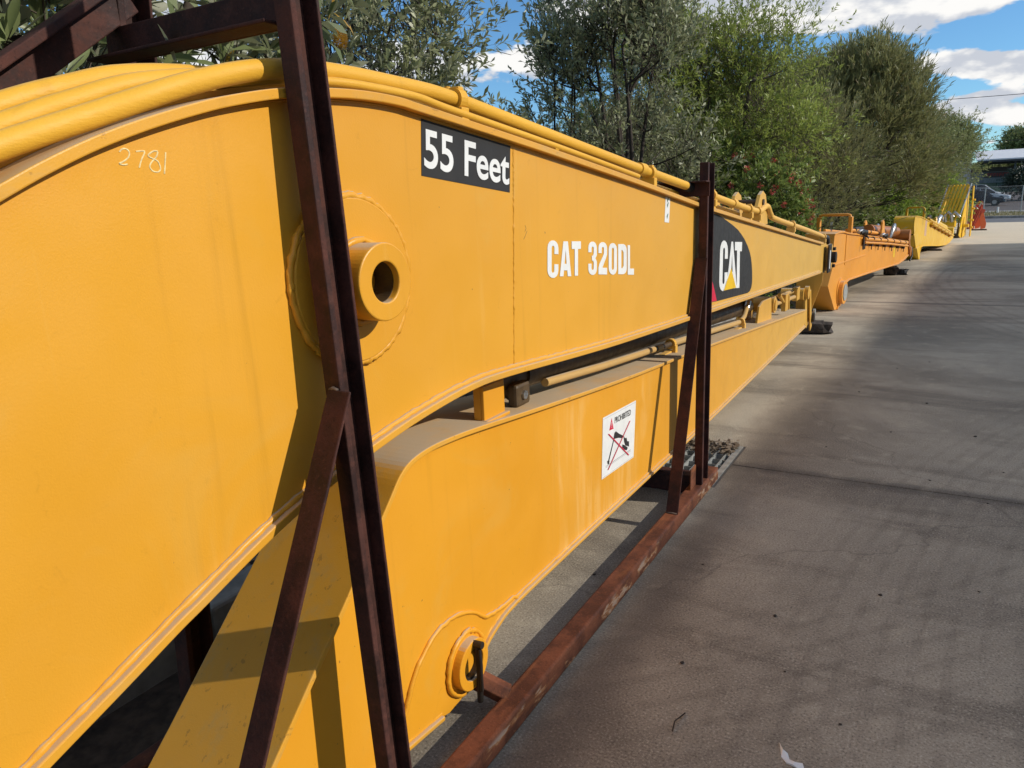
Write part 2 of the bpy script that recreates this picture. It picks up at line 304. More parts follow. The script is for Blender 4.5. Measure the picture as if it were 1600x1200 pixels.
# ------------------------------------------------------------------ mesh helpers
class MB:
    def __init__(s): s.v = []; s.f = []; s.sm = []
    def add(s, vs, fs, smooth=False):
        o = len(s.v); s.v += [tuple(v) for v in vs]
        for f in fs: s.f.append(tuple(o + i for i in f)); s.sm.append(smooth)
    def box(s, x0, x1, y0, y1, z0, z1, M=None):
        vs = [(x, y, z) for x in (x0, x1) for y in (y0, y1) for z in (z0, z1)]
        if M: vs = [tuple(M @ Vector(v)) for v in vs]
        s.add(vs, [(0, 1, 3, 2), (4, 6, 7, 5), (0, 4, 5, 1), (2, 3, 7, 6), (0, 2, 6, 4), (1, 5, 7, 3)]); return s
    def prism(s, poly, x0, x1):                      # poly in (y, z)
        n = len(poly)
        a = sum(poly[i][0] * poly[(i + 1) % n][1] - poly[(i + 1) % n][0] * poly[i][1] for i in range(n))
        if a < 0: poly = poly[::-1]
        if x0 > x1: x0, x1 = x1, x0
        vs = [(x0, p[0], p[1]) for p in poly] + [(x1, p[0], p[1]) for p in poly]
        fs = [tuple(range(n - 1, -1, -1)), tuple(range(n, 2 * n))] + [(i, (i + 1) % n, n + (i + 1) % n, n + i) for i in range(n)]
        s.add(vs, fs); return s
    def strip(s, pts, t, x0, x1, inward):            # a plate bent along pts (y, z), thickness t towards `inward` side
        n = len(pts); off = []
        for i in range(n):
            a = pts[max(0, i - 1)]; b = pts[min(n - 1, i + 1)]
            dy, dz = b[0] - a[0], b[1] - a[1]; l = math.hypot(dy, dz) or 1
            off.append((pts[i][0] - dz / l * t * inward, pts[i][1] + dy / l * t * inward))
        vs = []
        for (p, q) in zip(pts, off): vs += [(x0, *p), (x1, *p), (x1, *q), (x0, *q)]
        fs = []
        for i in range(n - 1):
            a = 4 * i; b = a + 4
            for k in range(4): fs.append((a + k, a + (k + 1) % 4, b + (k + 1) % 4, b + k))
        fs += [(3, 2, 1, 0), (4 * n - 4, 4 * n - 3, 4 * n - 2, 4 * n - 1)]
        s.add(vs, fs); return s
    def web(s, top, bot, x0, x1, y0, y1, n=120):     # plate between two curves, as a strip of quads
        ty = [p[0] for p in top]; tz_ = [p[1] for p in top]; by = [p[0] for p in bot]; bz = [p[1] for p in bot]
        ys = np.linspace(y0, y1, n); vs = []
        for y in ys:
            a, b_ = float(np.interp(y, ty, tz_)), float(np.interp(y, by, bz))
            vs += [(x1, y, b_), (x1, y, a), (x0, y, a), (x0, y, b_)]
        fs = [(4 * i + k, 4 * i + (k + 1) % 4, 4 * i + 4 + (k + 1) % 4, 4 * i + 4 + k) for i in range(n - 1) for k in range(4)]
        fs += [(0, 1, 2, 3), (4 * n - 1, 4 * n - 2, 4 * n - 3, 4 * n - 4)]
        s.add(vs, fs); return s
    def tube(s, pts, r, seg=8, cap=True, taper=None, smooth=True):
        pts = [Vector(p) for p in pts]; n = len(pts)
        rs = [r] * n if not isinstance(r, (list, tuple)) else r
        t0 = (pts[1] - pts[0]).normalized()
        nrm = t0.orthogonal().normalized(); vs = []
        for i in range(n):
            t = (pts[min(n - 1, i + 1)] - pts[max(0, i - 1)]).normalized()
            nrm = (nrm - t * nrm.dot(t)).normalized(); bn = t.cross(nrm)
            for k in range(seg):
                a = 2 * math.pi * k / seg
                vs.append(tuple(pts[i] + (nrm * math.cos(a) + bn * math.sin(a)) * rs[i]))
        fs = [(i * seg + k, i * seg + (k + 1) % seg, (i + 1) * seg + (k + 1) % seg, (i + 1) * seg + k) for i in range(n - 1) for k in range(seg)]
        s.add(vs, fs, smooth)
        if cap: s.add(vs[:seg], [tuple(range(seg - 1, -1, -1))]); s.add(vs[-seg:], [tuple(range(seg))])
        return s
    def ring(s, cy, cz, ro, ri_, x0, x1, seg=40):    # tube along x with a hole
        vs = []; fs = []
        for k in range(seg):
            a = 2 * math.pi * k / seg; cs, sn = math.cos(a), math.sin(a)
            vs += [(x0, cy + ro * cs, cz + ro * sn), (x1, cy + ro * cs, cz + ro * sn), (x1, cy + ri_ * cs, cz + ri_ * sn), (x0, cy + ri_ * cs, cz + ri_ * sn)]
        for k in range(seg):
            a = 4 * k; b = 4 * ((k + 1) % seg)
            for j in range(4): fs.append((a + j, b + j, b + (j + 1) % 4, a + (j + 1) % 4))
        s.add(vs, fs); return s
    def disc(s, cy, cz, r, x0, x1, seg=32):
        return s.prism([(cy + r * math.cos(2 * math.pi * k / seg), cz + r * math.sin(2 * math.pi * k / seg)) for k in range(seg)], x0, x1)
    def build(s, name, m, parent=None, bevel=0, loc=None, autosmooth=False):
        me = bpy.data.meshes.new(name); me.from_pydata(s.v, [], s.f)
        me.polygons.foreach_set('use_smooth', s.sm)
        bm = bmesh.new(); bm.from_mesh(me); bmesh.ops.recalc_face_normals(bm, faces=bm.faces); bm.to_mesh(me); bm.free()
        me.materials.append(m); o = bpy.data.objects.new(name, me); C.objects.link(o)
        if parent: o.parent = parent
        if loc: o.location = loc
        if bevel:
            b = o.modifiers.new('edge', 'BEVEL'); b.width = bevel; b.segments = 2; b.limit_method = 'ANGLE'; b.angle_limit = R(40)
        return o
def tag(o, label=None, cat=None, group=None, kind=None):
    for k, v in (('label', label), ('category', cat), ('group', group), ('kind', kind)):
        if v: o[k] = v
    return o
def thing(name, label, cat, loc=(0, 0, 0), rotz=0, group=None):
    o = bpy.data.objects.new(name, None); C.objects.link(o); o.location = loc; o.rotation_euler = (0, 0, rotz); o.empty_display_size = .2
    return tag(o, label, cat, group)
def np_mesh(name, V, Q, m, parent=None, smooth=False):
    me = bpy.data.meshes.new(name); nv, nf, k = len(V), len(Q), Q.shape[1]
    me.vertices.add(nv); me.vertices.foreach_set('co', np.asarray(V, dtype=np.float32).ravel())
    me.loops.add(nf * k); me.loops.foreach_set('vertex_index', np.asarray(Q, dtype=np.int32).ravel())
    me.polygons.add(nf); me.polygons.foreach_set('loop_start', np.arange(0, nf * k, k, dtype=np.int32))
    me.polygons.foreach_set('loop_total', np.full(nf, k, dtype=np.int32))
    me.update(calc_edges=True); me.materials.append(m)
    o = bpy.data.objects.new(name, me); C.objects.link(o)
    if parent: o.parent = parent
    return o
def catmull(pts, n=6):
    out = []; P = [pts[0]] + list(pts) + [pts[-1]]
    for i in range(1, len(P) - 2):
        p0, p1, p2, p3 = (np.array(P[i + k - 1], float) for k in range(4))
        for j in range(n):
            t = j / n
            out.append(tuple(.5 * ((2 * p1) + (-p0 + p2) * t + (2 * p0 - 5 * p1 + 4 * p2 - p3) * t * t + (-p0 + 3 * p1 - 3 * p2 + p3) * t ** 3)))
    out.append(tuple(pts[-1])); return out
def loops_mesh(name, loops, x, m, parent, thick=.0012):
    """flat lettering or print from closed outlines in (y, z), holes by even-odd, standing `thick` proud of x"""
    cu = bpy.data.curves.new('c', 'CURVE'); cu.dimensions = '2D'; cu.fill_mode = 'BOTH'; cu.extrude = thick / 2
    for lp in loops:
        sp = cu.splines.new('POLY'); sp.points.add(len(lp) - 1); sp.use_cyclic_u = True
        for i, p in enumerate(lp): sp.points[i].co = (p[0], p[1], 0, 1)
    return curve_obj(name, cu, x + thick / 2, m, parent)
def curve_obj(name, cu, x, m, parent, fit=None):
    o = bpy.data.objects.new('tmp', cu); C.objects.link(o)
    dg = bpy.context.evaluated_depsgraph_get(); me = bpy.data.meshes.new_from_object(o.evaluated_get(dg)); bpy.data.objects.remove(o)
    vs = [v.co.copy() for v in me.vertices]
    if fit:
        (a, b), (c, d), (e, f) = fit              # bottom-left, bottom-right, top-left in (y, z)
        u0 = min(v.x for v in vs); u1 = max(v.x for v in vs); w0 = min(v.y for v in vs); w1 = max(v.y for v in vs)
        for v in vs:
            u = (v.x - u0) / (u1 - u0); w = (v.y - w0) / (w1 - w0)
            v.x, v.y = a + (c - a) * u + (e - a) * w, b + (d - b) * u + (f - b) * w
    for v, q in zip(me.vertices, vs): v.co = (x + q.z, q.x, q.y)
    me.materials.clear(); me.materials.append(m); me.name = name
    ob = bpy.data.objects.new(name, me); C.objects.link(ob); ob.parent = parent; return ob
def text_mesh(name, s, x, fit, m, parent, bold=.02, space=1.0):
    cu = bpy.data.curves.new('t', 'FONT'); cu.body = s; cu.size = 1; cu.offset = bold; cu.extrude = .0006; cu.space_character = space; cu.resolution_u = 6
    return curve_obj(name, cu, x, m, parent, fit)
def arc(cx, cy, rx, ry, a0, a1, n=7):
    return [(cx + rx * math.cos(R(a0 + (a1 - a0) * i / n)), cy + ry * math.sin(R(a0 + (a1 - a0) * i / n))) for i in range(n + 1)]
def glyph(ch):
    if ch == 'C':
        return [[(1, .64), (1, .80)] + arc(.5, .80, .5, .2, 0, 180)[1:] + [(0, .2)] + arc(.5, .2, .5, .2, 180, 360)[1:] + [(1, .37), (.62, .37), (.62, .2)] + arc(.5, .2, .13, .06, 360, 180, 5)[1:] + [(.37, .8)] + arc(.5, .8, .13, .06, 180, 0, 5)[1:] + [(.62, .64)]]
    if ch == 'A':
        return [[(0, 0), (.31, 1), (.69, 1), (1, 0), (.69, 0), (.64, .17), (.36, .17), (.31, 0)], [(.41, .36), (.59, .36), (.5, .76)]]
    if ch == 'T': return [[(.32, 0), (.32, .78), (0, .78), (0, 1), (1, 1), (1, .78), (.68, .78), (.68, 0)]]
    if ch == '0': return [[(0, .2)] + arc(.5, .2, .5, .2, 180, 360)[1:] + [(1, .8)] + arc(.5, .8, .5, .2, 0, 180)[1:], [(.36, .21)] + arc(.5, .21, .14, .06, 180, 360, 5)[1:] + [(.64, .79)] + arc(.5, .79, .14, .06, 0, 180, 5)[1:]]
    if ch == 'D': return [[(0, 0), (.55, 0)] + arc(.55, .2, .45, .2, 270, 360) + [(1, .8)] + arc(.55, .8, .45, .2, 0, 90)[1:] + [(0, 1)], [(.36, .2), (.36, .8), (.5, .8), (.63, .72), (.63, .28), (.5, .2)]]
    if ch == 'L': return [[(0, 0), (0, 1), (.36, 1), (.36, .21), (1, .21), (1, 0)]]
    if ch == '2': return [[(0, 0), (1, 0), (1, .21), (.45, .21), (.86, .50), (1, .62), (1, .82)] + arc(.5, .82, .5, .18, 0, 180)[1:] + [(0, .66), (.37, .66), (.37, .8)] + arc(.5, .8, .13, .05, 180, 0, 5)[1:] + [(.63, .65), (.5, .55), (.1, .32), (0, .2)]]
    if ch == '3': return [[(0, .34), (0, .18)] + arc(.5, .18, .5, .18, 180, 360)[1:] + [(1, .40), (.9, .47), (.82, .5), (.9, .54), (1, .60), (1, .82)] + arc(.5, .82, .5, .18, 0, 180)[1:] + [(0, .68), (.37, .68), (.37, .8)] + arc(.5, .8, .13, .05, 180, 0, 5)[1:] + [(.63, .64), (.55, .58), (.42, .58), (.42, .43), (.55, .43), (.63, .38), (.63, .2)] + arc(.5, .2, .13, .05, 360, 180, 5)[1:] + [(.37, .34)]]
def glyph_obj(name, ch, quad, x, m, parent):
    bl, br, tr, tl = quad; L_ = []
    for lp in glyph(ch):
        L_.append([tuple(bl[k] * (1 - u) * (1 - w) + br[k] * u * (1 - w) + tr[k] * u * w + tl[k] * (1 - u) * w for k in (0, 1)) for (u, w) in lp])
    return loops_mesh(name, L_, x, m, parent)

# ------------------------------------------------------------------ ground
def quad_sheet(name, x0, x1, y0, y1, z, m, kind='structure', parent=None):
    return tag(MB().add([(x0, y0, z), (x1, y0, z), (x1, y1, z), (x0, y1, z)], [(0, 1, 2, 3)]) or None) if False else _sheet(name, x0, x1, y0, y1, z, m, kind, parent)
def _sheet(name, x0, x1, y0, y1, z, m, kind, parent):
    b = MB(); b.add([(x0, y0, z), (x1, y0, z), (x1, y1, z), (x0, y1, z)], [(0, 1, 2, 3)]); o = b.build(name, m, parent)
    if kind: tag(o, kind=kind)
    return o
GRASS = plain('dry_grass_ground', (.12, .105, .05), .95, sc=3, var=.5, bump=.5)
ground = _sheet('ground', -600, 600, -600, 900, -.5, GRASS, 'structure', None)
drive = tag(thing('driveway', None, None), kind='structure')
XL = -2.30
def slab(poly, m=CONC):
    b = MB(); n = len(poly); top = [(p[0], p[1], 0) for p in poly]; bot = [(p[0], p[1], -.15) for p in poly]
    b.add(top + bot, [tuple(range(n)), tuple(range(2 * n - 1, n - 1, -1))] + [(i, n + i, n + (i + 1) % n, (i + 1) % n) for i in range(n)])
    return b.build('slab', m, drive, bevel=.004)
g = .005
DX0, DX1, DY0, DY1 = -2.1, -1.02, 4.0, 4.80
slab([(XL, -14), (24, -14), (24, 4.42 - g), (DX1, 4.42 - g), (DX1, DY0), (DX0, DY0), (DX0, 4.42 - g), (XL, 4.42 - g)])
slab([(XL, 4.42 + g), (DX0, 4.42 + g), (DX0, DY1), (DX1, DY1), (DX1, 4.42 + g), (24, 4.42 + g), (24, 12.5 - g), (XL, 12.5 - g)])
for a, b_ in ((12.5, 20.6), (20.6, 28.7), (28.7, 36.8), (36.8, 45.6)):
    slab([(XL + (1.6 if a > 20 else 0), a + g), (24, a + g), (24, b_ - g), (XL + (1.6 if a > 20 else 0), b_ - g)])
bed = MB(); bed.box(XL, DX0, -14, 45.6, -.2, -.03); bed.box(DX1, 24, -14, 45.6, -.2, -.03); bed.box(DX0, DX1, -14, DY0, -.2, -.03); bed.box(DX0, DX1, DY1, 45.6, -.2, -.03)
bed.build('joint_filler', JOINT, drive)

_sheet('dark_strip', XL + .01, -1.66, -8, 3.98, .004, MULCH, 'structure', None)  # thin dark ground sheet behind the rack, up to the kerb
# drain
drain = thing('drain_grate', 'rusty galvanised drain grate full of dead leaves at the foot of the far rack post', 'drain grate', (DX0, DY0, 0))
w_, l_ = DX1 - DX0, DY1 - DY0
b = MB(); b.box(0, .012, 0, l_, -.4, -.002); b.box(w_ - .012, w_, 0, l_, -.4, -.002); b.box(.012, w_ - .012, 0, .012, -.4, -.002); b.box(.012, w_ - .012, l_ - .012, l_, -.4, -.002); b.box(.012, w_ - .012, .012, l_ - .012, -.4, -.38)
b.build('pit', plain('pit_concrete', (.10, .09, .08), .9), drain)
b = MB(); b.box(.014, .05, .014, l_ - .014, -.008, .004); b.box(w_ - .05, w_ - .014, .014, l_ - .014, -.008, .004); b.box(.05, w_ - .05, .014, .03, -.008, .004); b.box(.05, w_ - .05, l_ - .03, l_ - .014, -.008, .004)
b.build('frame', GALV, drain)
o0 = MB().box(-.0035, .0035, .03, l_ - .03, -.045, .006).build('bar', GALV, drain); o0.location.x = .07
xx = .07 + .062
while xx < w_ - .055:
    o = o0.copy(); C.objects.link(o); o.location.x = xx; xx += .062
o1 = MB().box(.052, w_ - .052, -.003, .003, -.035, -.002).build('cross_bar', GALV, drain); o1.location.y = .09
yy = .09 + .10
while yy < l_ - .04:
    o = o1.copy(); C.objects.link(o); o.location.y = yy; yy += .10
def scatter_litter(name, n, fx, parent, label=None, zf=None, size=.035, seed=3):
    rg = np.random.default_rng(seed); P = fx(rg, n); a = rg.uniform(0, 6.28, n); L_ = rg.uniform(.5, 1.2, n) * size; W_ = L_ * rg.uniform(.22, .4, n)
    tilt = rg.uniform(-.5, .5, (n, 2)); d = np.stack([np.cos(a), np.sin(a), tilt[:, 0]], 1); s = np.stack([-np.sin(a), np.cos(a), tilt[:, 1]], 1)
    V = np.stack([P, P + d * L_[:, None] * .5 + s * W_[:, None], P + d * L_[:, None], P + d * L_[:, None] * .5 - s * W_[:, None]], 1).reshape(-1, 3)
    o = np_mesh(name, V, np.arange(4 * n).reshape(n, 4), LITTER, parent); o['kind'] = 'stuff'
    if label: o['label'] = label
    return o
def fx(rg, n):
    y = l_ - np.abs(rg.normal(0, .09, n)) - .01; x = rg.uniform(.02, w_ - .12, n)
    k = int(n * .75); x[:k] = w_ * (1 - np.abs(rg.normal(.25, .28, k))); x = np.clip(x, .02, w_ - .06)
    return np.stack([x, np.clip(y, .02, l_ + .03), np.abs(rg.normal(.005, .014, n))], 1)
scatter_litter('leaf_litter', 1500, fx, drain)
def fx2(rg, n): return np.stack([rg.uniform(.02, w_ - .02, n), rg.uniform(.02, l_, n), rg.uniform(-.3, -.1, n)], 1)
scatter_litter('leaf_litter', 900, fx2, drain, seed=5)
def fx4(rg, n): return np.stack([rg.uniform(.02, .6, n), rg.uniform(-.12, .16, n), np.abs(rg.normal(.005, .01, n))], 1)
scatter_litter('leaf_litter', 500, fx4, drain, seed=6)
# kerb & garden
kerb = thing('kerb', 'grey concrete kerb along the garden bed behind the machines', 'kerb', (XL, 0, 0))
yk = -8.0
k0 = MB().box(-.16, 0, 0, 2.385, -.15, .16).build('kerb_block', KERB, kerb, bevel=.015); k0.location.y = yk
while yk < 20:
    yk += 2.4; o = k0.copy(); C.objects.link(o); o.location.y = yk
b = MB(); b.box(-40, XL - .16, -14, 45, -.45, .07); b.build('garden_bed', MULCH); tag(bpy.data.objects['garden_bed'], kind='structure')
b = MB(); b.box(XL, XL + 1.595, 22.6, 45, -.45, .05); b.build('planting_strip', MULCH); tag(bpy.data.objects['planting_strip'], kind='structure')
def fx3(rg, n): return np.stack([rg.uniform(-4.2, XL - .1, n), rg.uniform(-2, 14, n), .075 + np.abs(rg.normal(0, .02, n))], 1)
o = scatter_litter('garden_leaf_litter', 6000, fx3, None, 'dead leaves lying over the garden bed behind the kerb', size=.06, seed=9); o['category'] = 'leaf litter'
# far ground: road, verge, car park
ASPH = plain('asphalt', (.12, .12, .125), .85, sc=6, var=.2, bump=.2)
ASPHW = plain('car_park_asphalt', (.075, .06, .055), .9, sc=2, var=.3, bump=.2)
VERGE = plain('dry_verge', (.15, .125, .055), .95, sc=2.5, var=.6, bump=.6)
b = MB(); b.box(-60, 80, 45.606, 52.5, -.3, -.01); tag(b.build('road', ASPH), kind='structure')
b = MB(); b.box(-60, 80, 52.5, 52.75, -.3, .13); tag(b.build('far_kerb', KERB, bevel=.02), kind='structure')
b = MB(); b.box(-60, 80, 52.75, 63.5, -.3, .10); tag(b.build('verge', VERGE), kind='structure')
b = MB(); b.box(-60, 80, 63.5, 72, -.3, -.005); tag(b.build('footpath', KERB), kind='structure')
b = MB(); b.add([(-60, 72, -.004), (90, 72, -.004), (90, 84, .0), (-60, 84, .0), (90, 128, 1.3), (-60, 128, 1.3)], [(0, 1, 2, 3), (3, 2, 4, 5)]); tag(b.build('car_park', ASPHW), kind='structure')
b = MB(); b.add([(-60, 128, 1.3), (120, 128, 1.3), (120, 137, 2.7), (-60, 137, 2.7), (-60, 600, 2.7), (120, 600, 2.7)], [(0, 1, 2, 3), (3, 2, 5, 4)])
tag(b.build('grass_bank', plain('green_bank', (.12, .17, .10), .9, sc=1.5, var=.25)), kind='structure')
rg = np.random.default_rng(4); n = 6000
P = np.stack([rg.uniform(-6, 14, n), rg.uniform(53, 63, n), np.full(n, .09)], 1); hgt = rg.uniform(.04, .16, n) * (1 + (rg.random(n) > .95)); a = rg.uniform(0, 3.14, n)
wv = np.stack([np.cos(a), np.sin(a), a * 0], 1) * .02; top = P + np.stack([rg.normal(0, .04, n), rg.normal(0, .04, n), hgt], 1)
o = np_mesh('verge_grass', np.stack([P - wv, P + wv, top], 1).reshape(-1, 3), np.arange(3 * n).reshape(n, 3), leafmat('verge_blade', (.13, .12, .04), (.26, .22, .09), (.2, .18, .07), .2))
tag(o, 'dry tufty grass growing on the verge under the wire fence', 'grass', kind='stuff')
# small debris on the drive
def crumb(name, label, cat, x, y, s, m, seed):
    rr = random.Random(seed); bm = bmesh.new(); bmesh.ops.create_icosphere(bm, subdivisions=1, radius=s)
    for v in bm.verts: v.co = Vector((v.co.x * rr.uniform(.6, 1.5), v.co.y * rr.uniform(.6, 1.4), max(-s * .4, v.co.z * .5 * rr.uniform(.6, 1.3))))
    me = bpy.data.meshes.new(name); bm.to_mesh(me); bm.free(); me.materials.append(m); o = bpy.data.objects.new(name, me); C.objects.link(o); o.location = (x, y, s * .35)
    tag(o, label, cat, 'small stones on the driveway' if cat == 'stone' else None)
for i, (x, y) in enumerate([(-.68, 2.29), (-.27, 7.66), (-.01, 8.06), (-.45, 2.75), (-.2, 5.5), (.05, 4.6), (.3, 5.6), (.42, 4.9), (-.55, 5.0), (-.1, 3.1), (.25, 3.3), (-.35, 2.4), (0.0, 6.4), (-.15, 2.2), (-.82, 3.05), (-1.22, 2.75), (.32, 4.35), (-.5, 6.6)]):
    crumb('pebble', 'small dark stone lying loose on the concrete driveway', 'stone', x, y, .0035 + .003 * (i % 3 == 0) + y * .0006, BARKD, i)
pb = MB(); pp = [(-.30, 2.03), (-.285, 2.0), (-.27, 1.995), (-.262, 1.975), (-.243, 1.965), (-.225, 1.968), (-.218, 1.955), (-.228, 1.945), (-.25, 1.95), (-.268, 1.953), (-.285, 1.975)]
nn = len(pp); pb.add([(x, y, .004 + .004 * math.sin(i * 1.7)) for i, (x, y) in enumerate(pp)] + [(x, y, .001) for x, y in pp], [tuple(range(nn)), tuple(range(2 * nn - 1, nn - 1, -1))] + [(i, nn + i, nn + (i + 1) % nn, (i + 1) % nn) for i in range(nn)])
tag(pb.build('paper_scrap', WHITE), 'torn scrap of white paper lying on the driveway', 'paper scrap')
tw = MB(); tw.tube([(-.60, 1.93, .005), (-.605, 1.97, .012), (-.595, 2.01, .007), (-.59, 2.03, .005)], .0022, 5); tag(tw.build('twig', BARKD), 'thin dark twig lying on the near driveway', 'twig')

# ------------------------------------------------------------------ storage rack
rr_ = random.Random(3); WELDM = plain('weld_metal', (.20, .16, .13), .6, .4, sc=60, var=.5)
rack = thing('storage_rack', 'rust brown steel storage rack with leaning posts holding the long yellow boom', 'storage rack', (-1.07, 1.15, 0))
def rp(b, name, m=RUST, bevel=.003): 
    o = b.build(name, m, rack, bevel=bevel); o.matrix_parent_inverse = Matrix.Translation((1.07, -1.15, 0)); return o
def skew(b, fx_):                                   # lean a part: x shift as a function of z
    b.v = [(x + fx_(z), y, z) for x, y, z in b.v]; return b
b = MB().box(-1.105, -1.03, -2.6, 4.13, .002, .08); rp(b, 'base_rail', RUSTR, .008)
b = MB().box(-1.93, -1.86, -2.6, 4.13, .002, .08); rp(b, 'base_rail', RUSTR, .008)
def post(y0, y1, ztop, xf, z0=.08, dep=.044):
    b = MB(); w = y1 - y0
    def bar(x0, x1, ya, yb):
        vs = [(xf(z) + x, y, z) for x in (x0, x1) for y in (ya, yb) for z in (z0, ztop)]
        b.add(vs, [(0, 1, 3, 2), (4, 6, 7, 5), (0, 4, 5, 1), (2, 3, 7, 6), (0, 2, 6, 4), (1, 5, 7, 3)])
    bar(-dep, 0, y0, y0 + w * .20)                   # near flange
    bar(-dep, -dep + .008, y0 + w * .20, y1 - .008)     # web
    bar(-dep, 0, y1 - .008, y1)                        # far flange
    return b
rp(post(1.115, 1.195, 2.45, lambda z: -1.012 - .046 * z), 'post')
rp(post(3.80, 3.925, 1.79, lambda z: -1.036 - .003 * z), 'post')
rp(post(1.165, 1.255, 2.40, lambda z: -1.84 + .07 * z, dep=.06), 'post')
rp(post(3.81, 3.92, 1.79, lambda z: -1.84 + .06 * z, dep=.06), 'post')
# front braces: angle iron
def brace(p0, p1, xo, wx, t=.006, leg=.04):
    (y0, z0), (y1, z1) = p0, p1; L_ = math.hypot(y1 - y0, z1 - z0); uy, uz = (y1 - y0) / L_, (z1 - z0) / L_
    b = MB(); M = Matrix(((1, 0, 0, 0), (0, uz, uy, y0), (0, -uy, uz, z0), (0, 0, 0, 1)))   # local z runs up the brace
    b.box(xo - wx, xo, 0, t, 0, L_, M); b.box(xo - wx, xo - wx + t, t, leg, 0, L_, M); return b
rp(brace((.51, .04), (1.108, 1.245), -1.036, .062, leg=.07), 'brace', RUST)
rp(brace((3.36, .08), (3.795, 1.32), -1.034, .062, leg=.04), 'brace', RUST)
rp(brace((-.30, 1.07), (1.17, 2.155), -1.655, .062, .02, leg=.085), 'brace', RUST)
rp(brace((.2, .08), (1.14, 1.25), -1.83, .06), 'brace', RUST)
for P3 in ([(-1.074, 1.112, 1.243), (-1.084, 1.111, 1.247), (-1.096, 1.112, 1.243)], [(-1.04, 3.362, .083), (-1.06, 3.36, .085), (-1.095, 3.362, .083)], [(-1.03, 1.112, .082), (-1.045, 1.11, .084), (-1.06, 1.112, .082)]):
    rp(MB().tube(P3, [.004 * rr_.uniform(.8, 1.4) for _ in P3], 6), 'weld_bead', WELDM, 0)
# cross bars (angle irons)
b = MB(); b.box(-1.74, -1.16, 1.16, 1.17, 1.965, 2.045); b.box(-1.74, -1.16, 1.098, 1.16, 1.965, 1.973)
rp(b, 'cross_bar')
b = MB(); b.box(-1.78, -1.03, 3.79, 3.798, 1.625, 1.70); b.box(-1.78, -1.03, 3.73, 3.79, 1.692, 1.70); rp(b, 'cross_bar')
b = MB(); b.box(-1.86, -1.11, 1.12, 1.19, .002, .075); rp(b, 'floor_beam', RUST)
b = MB(); b.box(-1.86, -1.11, 3.84, 3.93, .002, .11); rp(b, 'floor_beam', RUST)
rp(MB().box(-1.075, -1.069, 3.70, 3.798, .08, .20), 'gusset', RUSTR)
# peg that goes into the arm boss
b = MB(); b.tube([(-1.10, 1.775, .070), (-1.29, 1.70, .175)], .035, 6, smooth=False); rp(b, 'peg', RUSTR)
b = MB(); b.tube([(-1.158, 1.702, .275), (-1.154, 1.704, .20), (-1.156, 1.702, .075)], [.012, .011, .010], 8); b.tube([(-1.146, 1.695, .27), (-1.144, 1.697, .12)], .006, 6); b.tube([(-1.170, 1.702, .278), (-1.138, 1.702, .280)], .012, 8)
rp(b, 'hanging_pin', STEELD, 0)

# ------------------------------------------------------------------ boom (upper)
bt = [(-1.15, .48), (-.9, .66), (-.45, 1.0), (-.05, 1.29), (.25, 1.47), (.42, 1.573), (0.576, 1.661), (0.648, 1.699), (0.726, 1.735), (0.812, 1.768), (0.907, 1.799), (0.991, 1.822), (1.113, 1.847), (1.249, 1.862), (1.367, 1.868), (1.478, 1.866), (1.567, 1.857), (1.964, 1.815), (2.262, 1.782), (2.998, 1.696), (3.818, 1.593), (4.117, 1.559), (6.878, 1.262), (7.74, 1.172)]
bb = [(-1.1, .12), (-.8, .22), (-.2, .47), (.2, .64), (0.487, 0.76), (0.626, 0.817), (0.733, 0.863), (0.798, 0.888), (0.984, 0.960), (1.166, 1.012), (1.303, 1.043), (1.484, 1.074), (1.71, 1.096), (1.922, 1.094), (2.516, 1.058), (3.003, 1.035), (4.07, 0.997), (7.70, 0.880)]
BT = catmull(bt, 5); BB = catmull(bb, 5)
boom = thing('excavator_boom', 'huge mustard yellow excavator boom with curved top and white lettering in the rust brown rack', 'excavator boom', (-1.196, 0, 0), -R(1.354))
def shift(pts, d): 
    out = []
    for i, p in enumerate(pts):
        a = pts[max(0, i - 1)]; c = pts[min(len(pts) - 1, i + 1)]; dy, dz = c[0] - a[0], c[1] - a[1]; l = math.hypot(dy, dz)
        out.append((p[0] - dz / l * d, p[1] + dy / l * d))
    return out
ft = .020
WT = shift(BT, -ft + .001) + [(8.0, 1.150), (8.2, 1.135), (8.32, 1.09), (8.38, 1.0)]; WB = shift(BB, ft - .001) + [(8.0, .855), (8.2, .865), (8.32, .91), (8.38, .98)]
MB().web(WT, WB, -.010, 0, -1.1, 8.37).build('side_plate', YEL, boom)
MB().web(WT, WB, -.320, -.310, -1.1, 8.37).build('side_plate', YEL, boom)
MB().strip(BT, ft, -.345, .024, -1).build('top_flange', YELF, boom, bevel=.003)
MB().strip(BB, ft, -.345, .022, 1).build('bottom_flange', YELF, boom, bevel=.003)
rr = random.Random(2)
def weld(pts, x, r, name='weld_bead', par=None, m=None, jit=.25):
    P3 = [(x, p[0] + rr.uniform(-1, 1) * r * jit, p[1] + rr.uniform(-1, 1) * r * jit) for p in pts]
    return MB().tube(P3, [r * rr.uniform(.8, 1.25) for _ in P3], 6).build(name, m or YEL, par or boom)
def dense(pts, step):
    out = []
    for p, q in zip(pts, pts[1:]):
        n = max(1, int(math.dist(p, q) / step)); out += [tuple(p[k] + (q[k] - p[k]) * i / n for k in range(2)) for i in range(n)]
    return out + [pts[-1]]
weld(dense(shift(BB, ft + .003), .012), .002, .0075, jit=.12)
weld(dense(shift(BT, -ft - .002), .03), .000, .0025, jit=.1)
weld(dense([(2.026, 1.775), (1.985, 1.12)], .006), -.001, .0042, jit=.4)
# raised tan strip on the near top flange and hose guard
MB().strip([p for p in shift(BT, .0125) if p[0] < 1.5], .012, -.235, -.075, -1).build('wear_strip', YEL, boom)
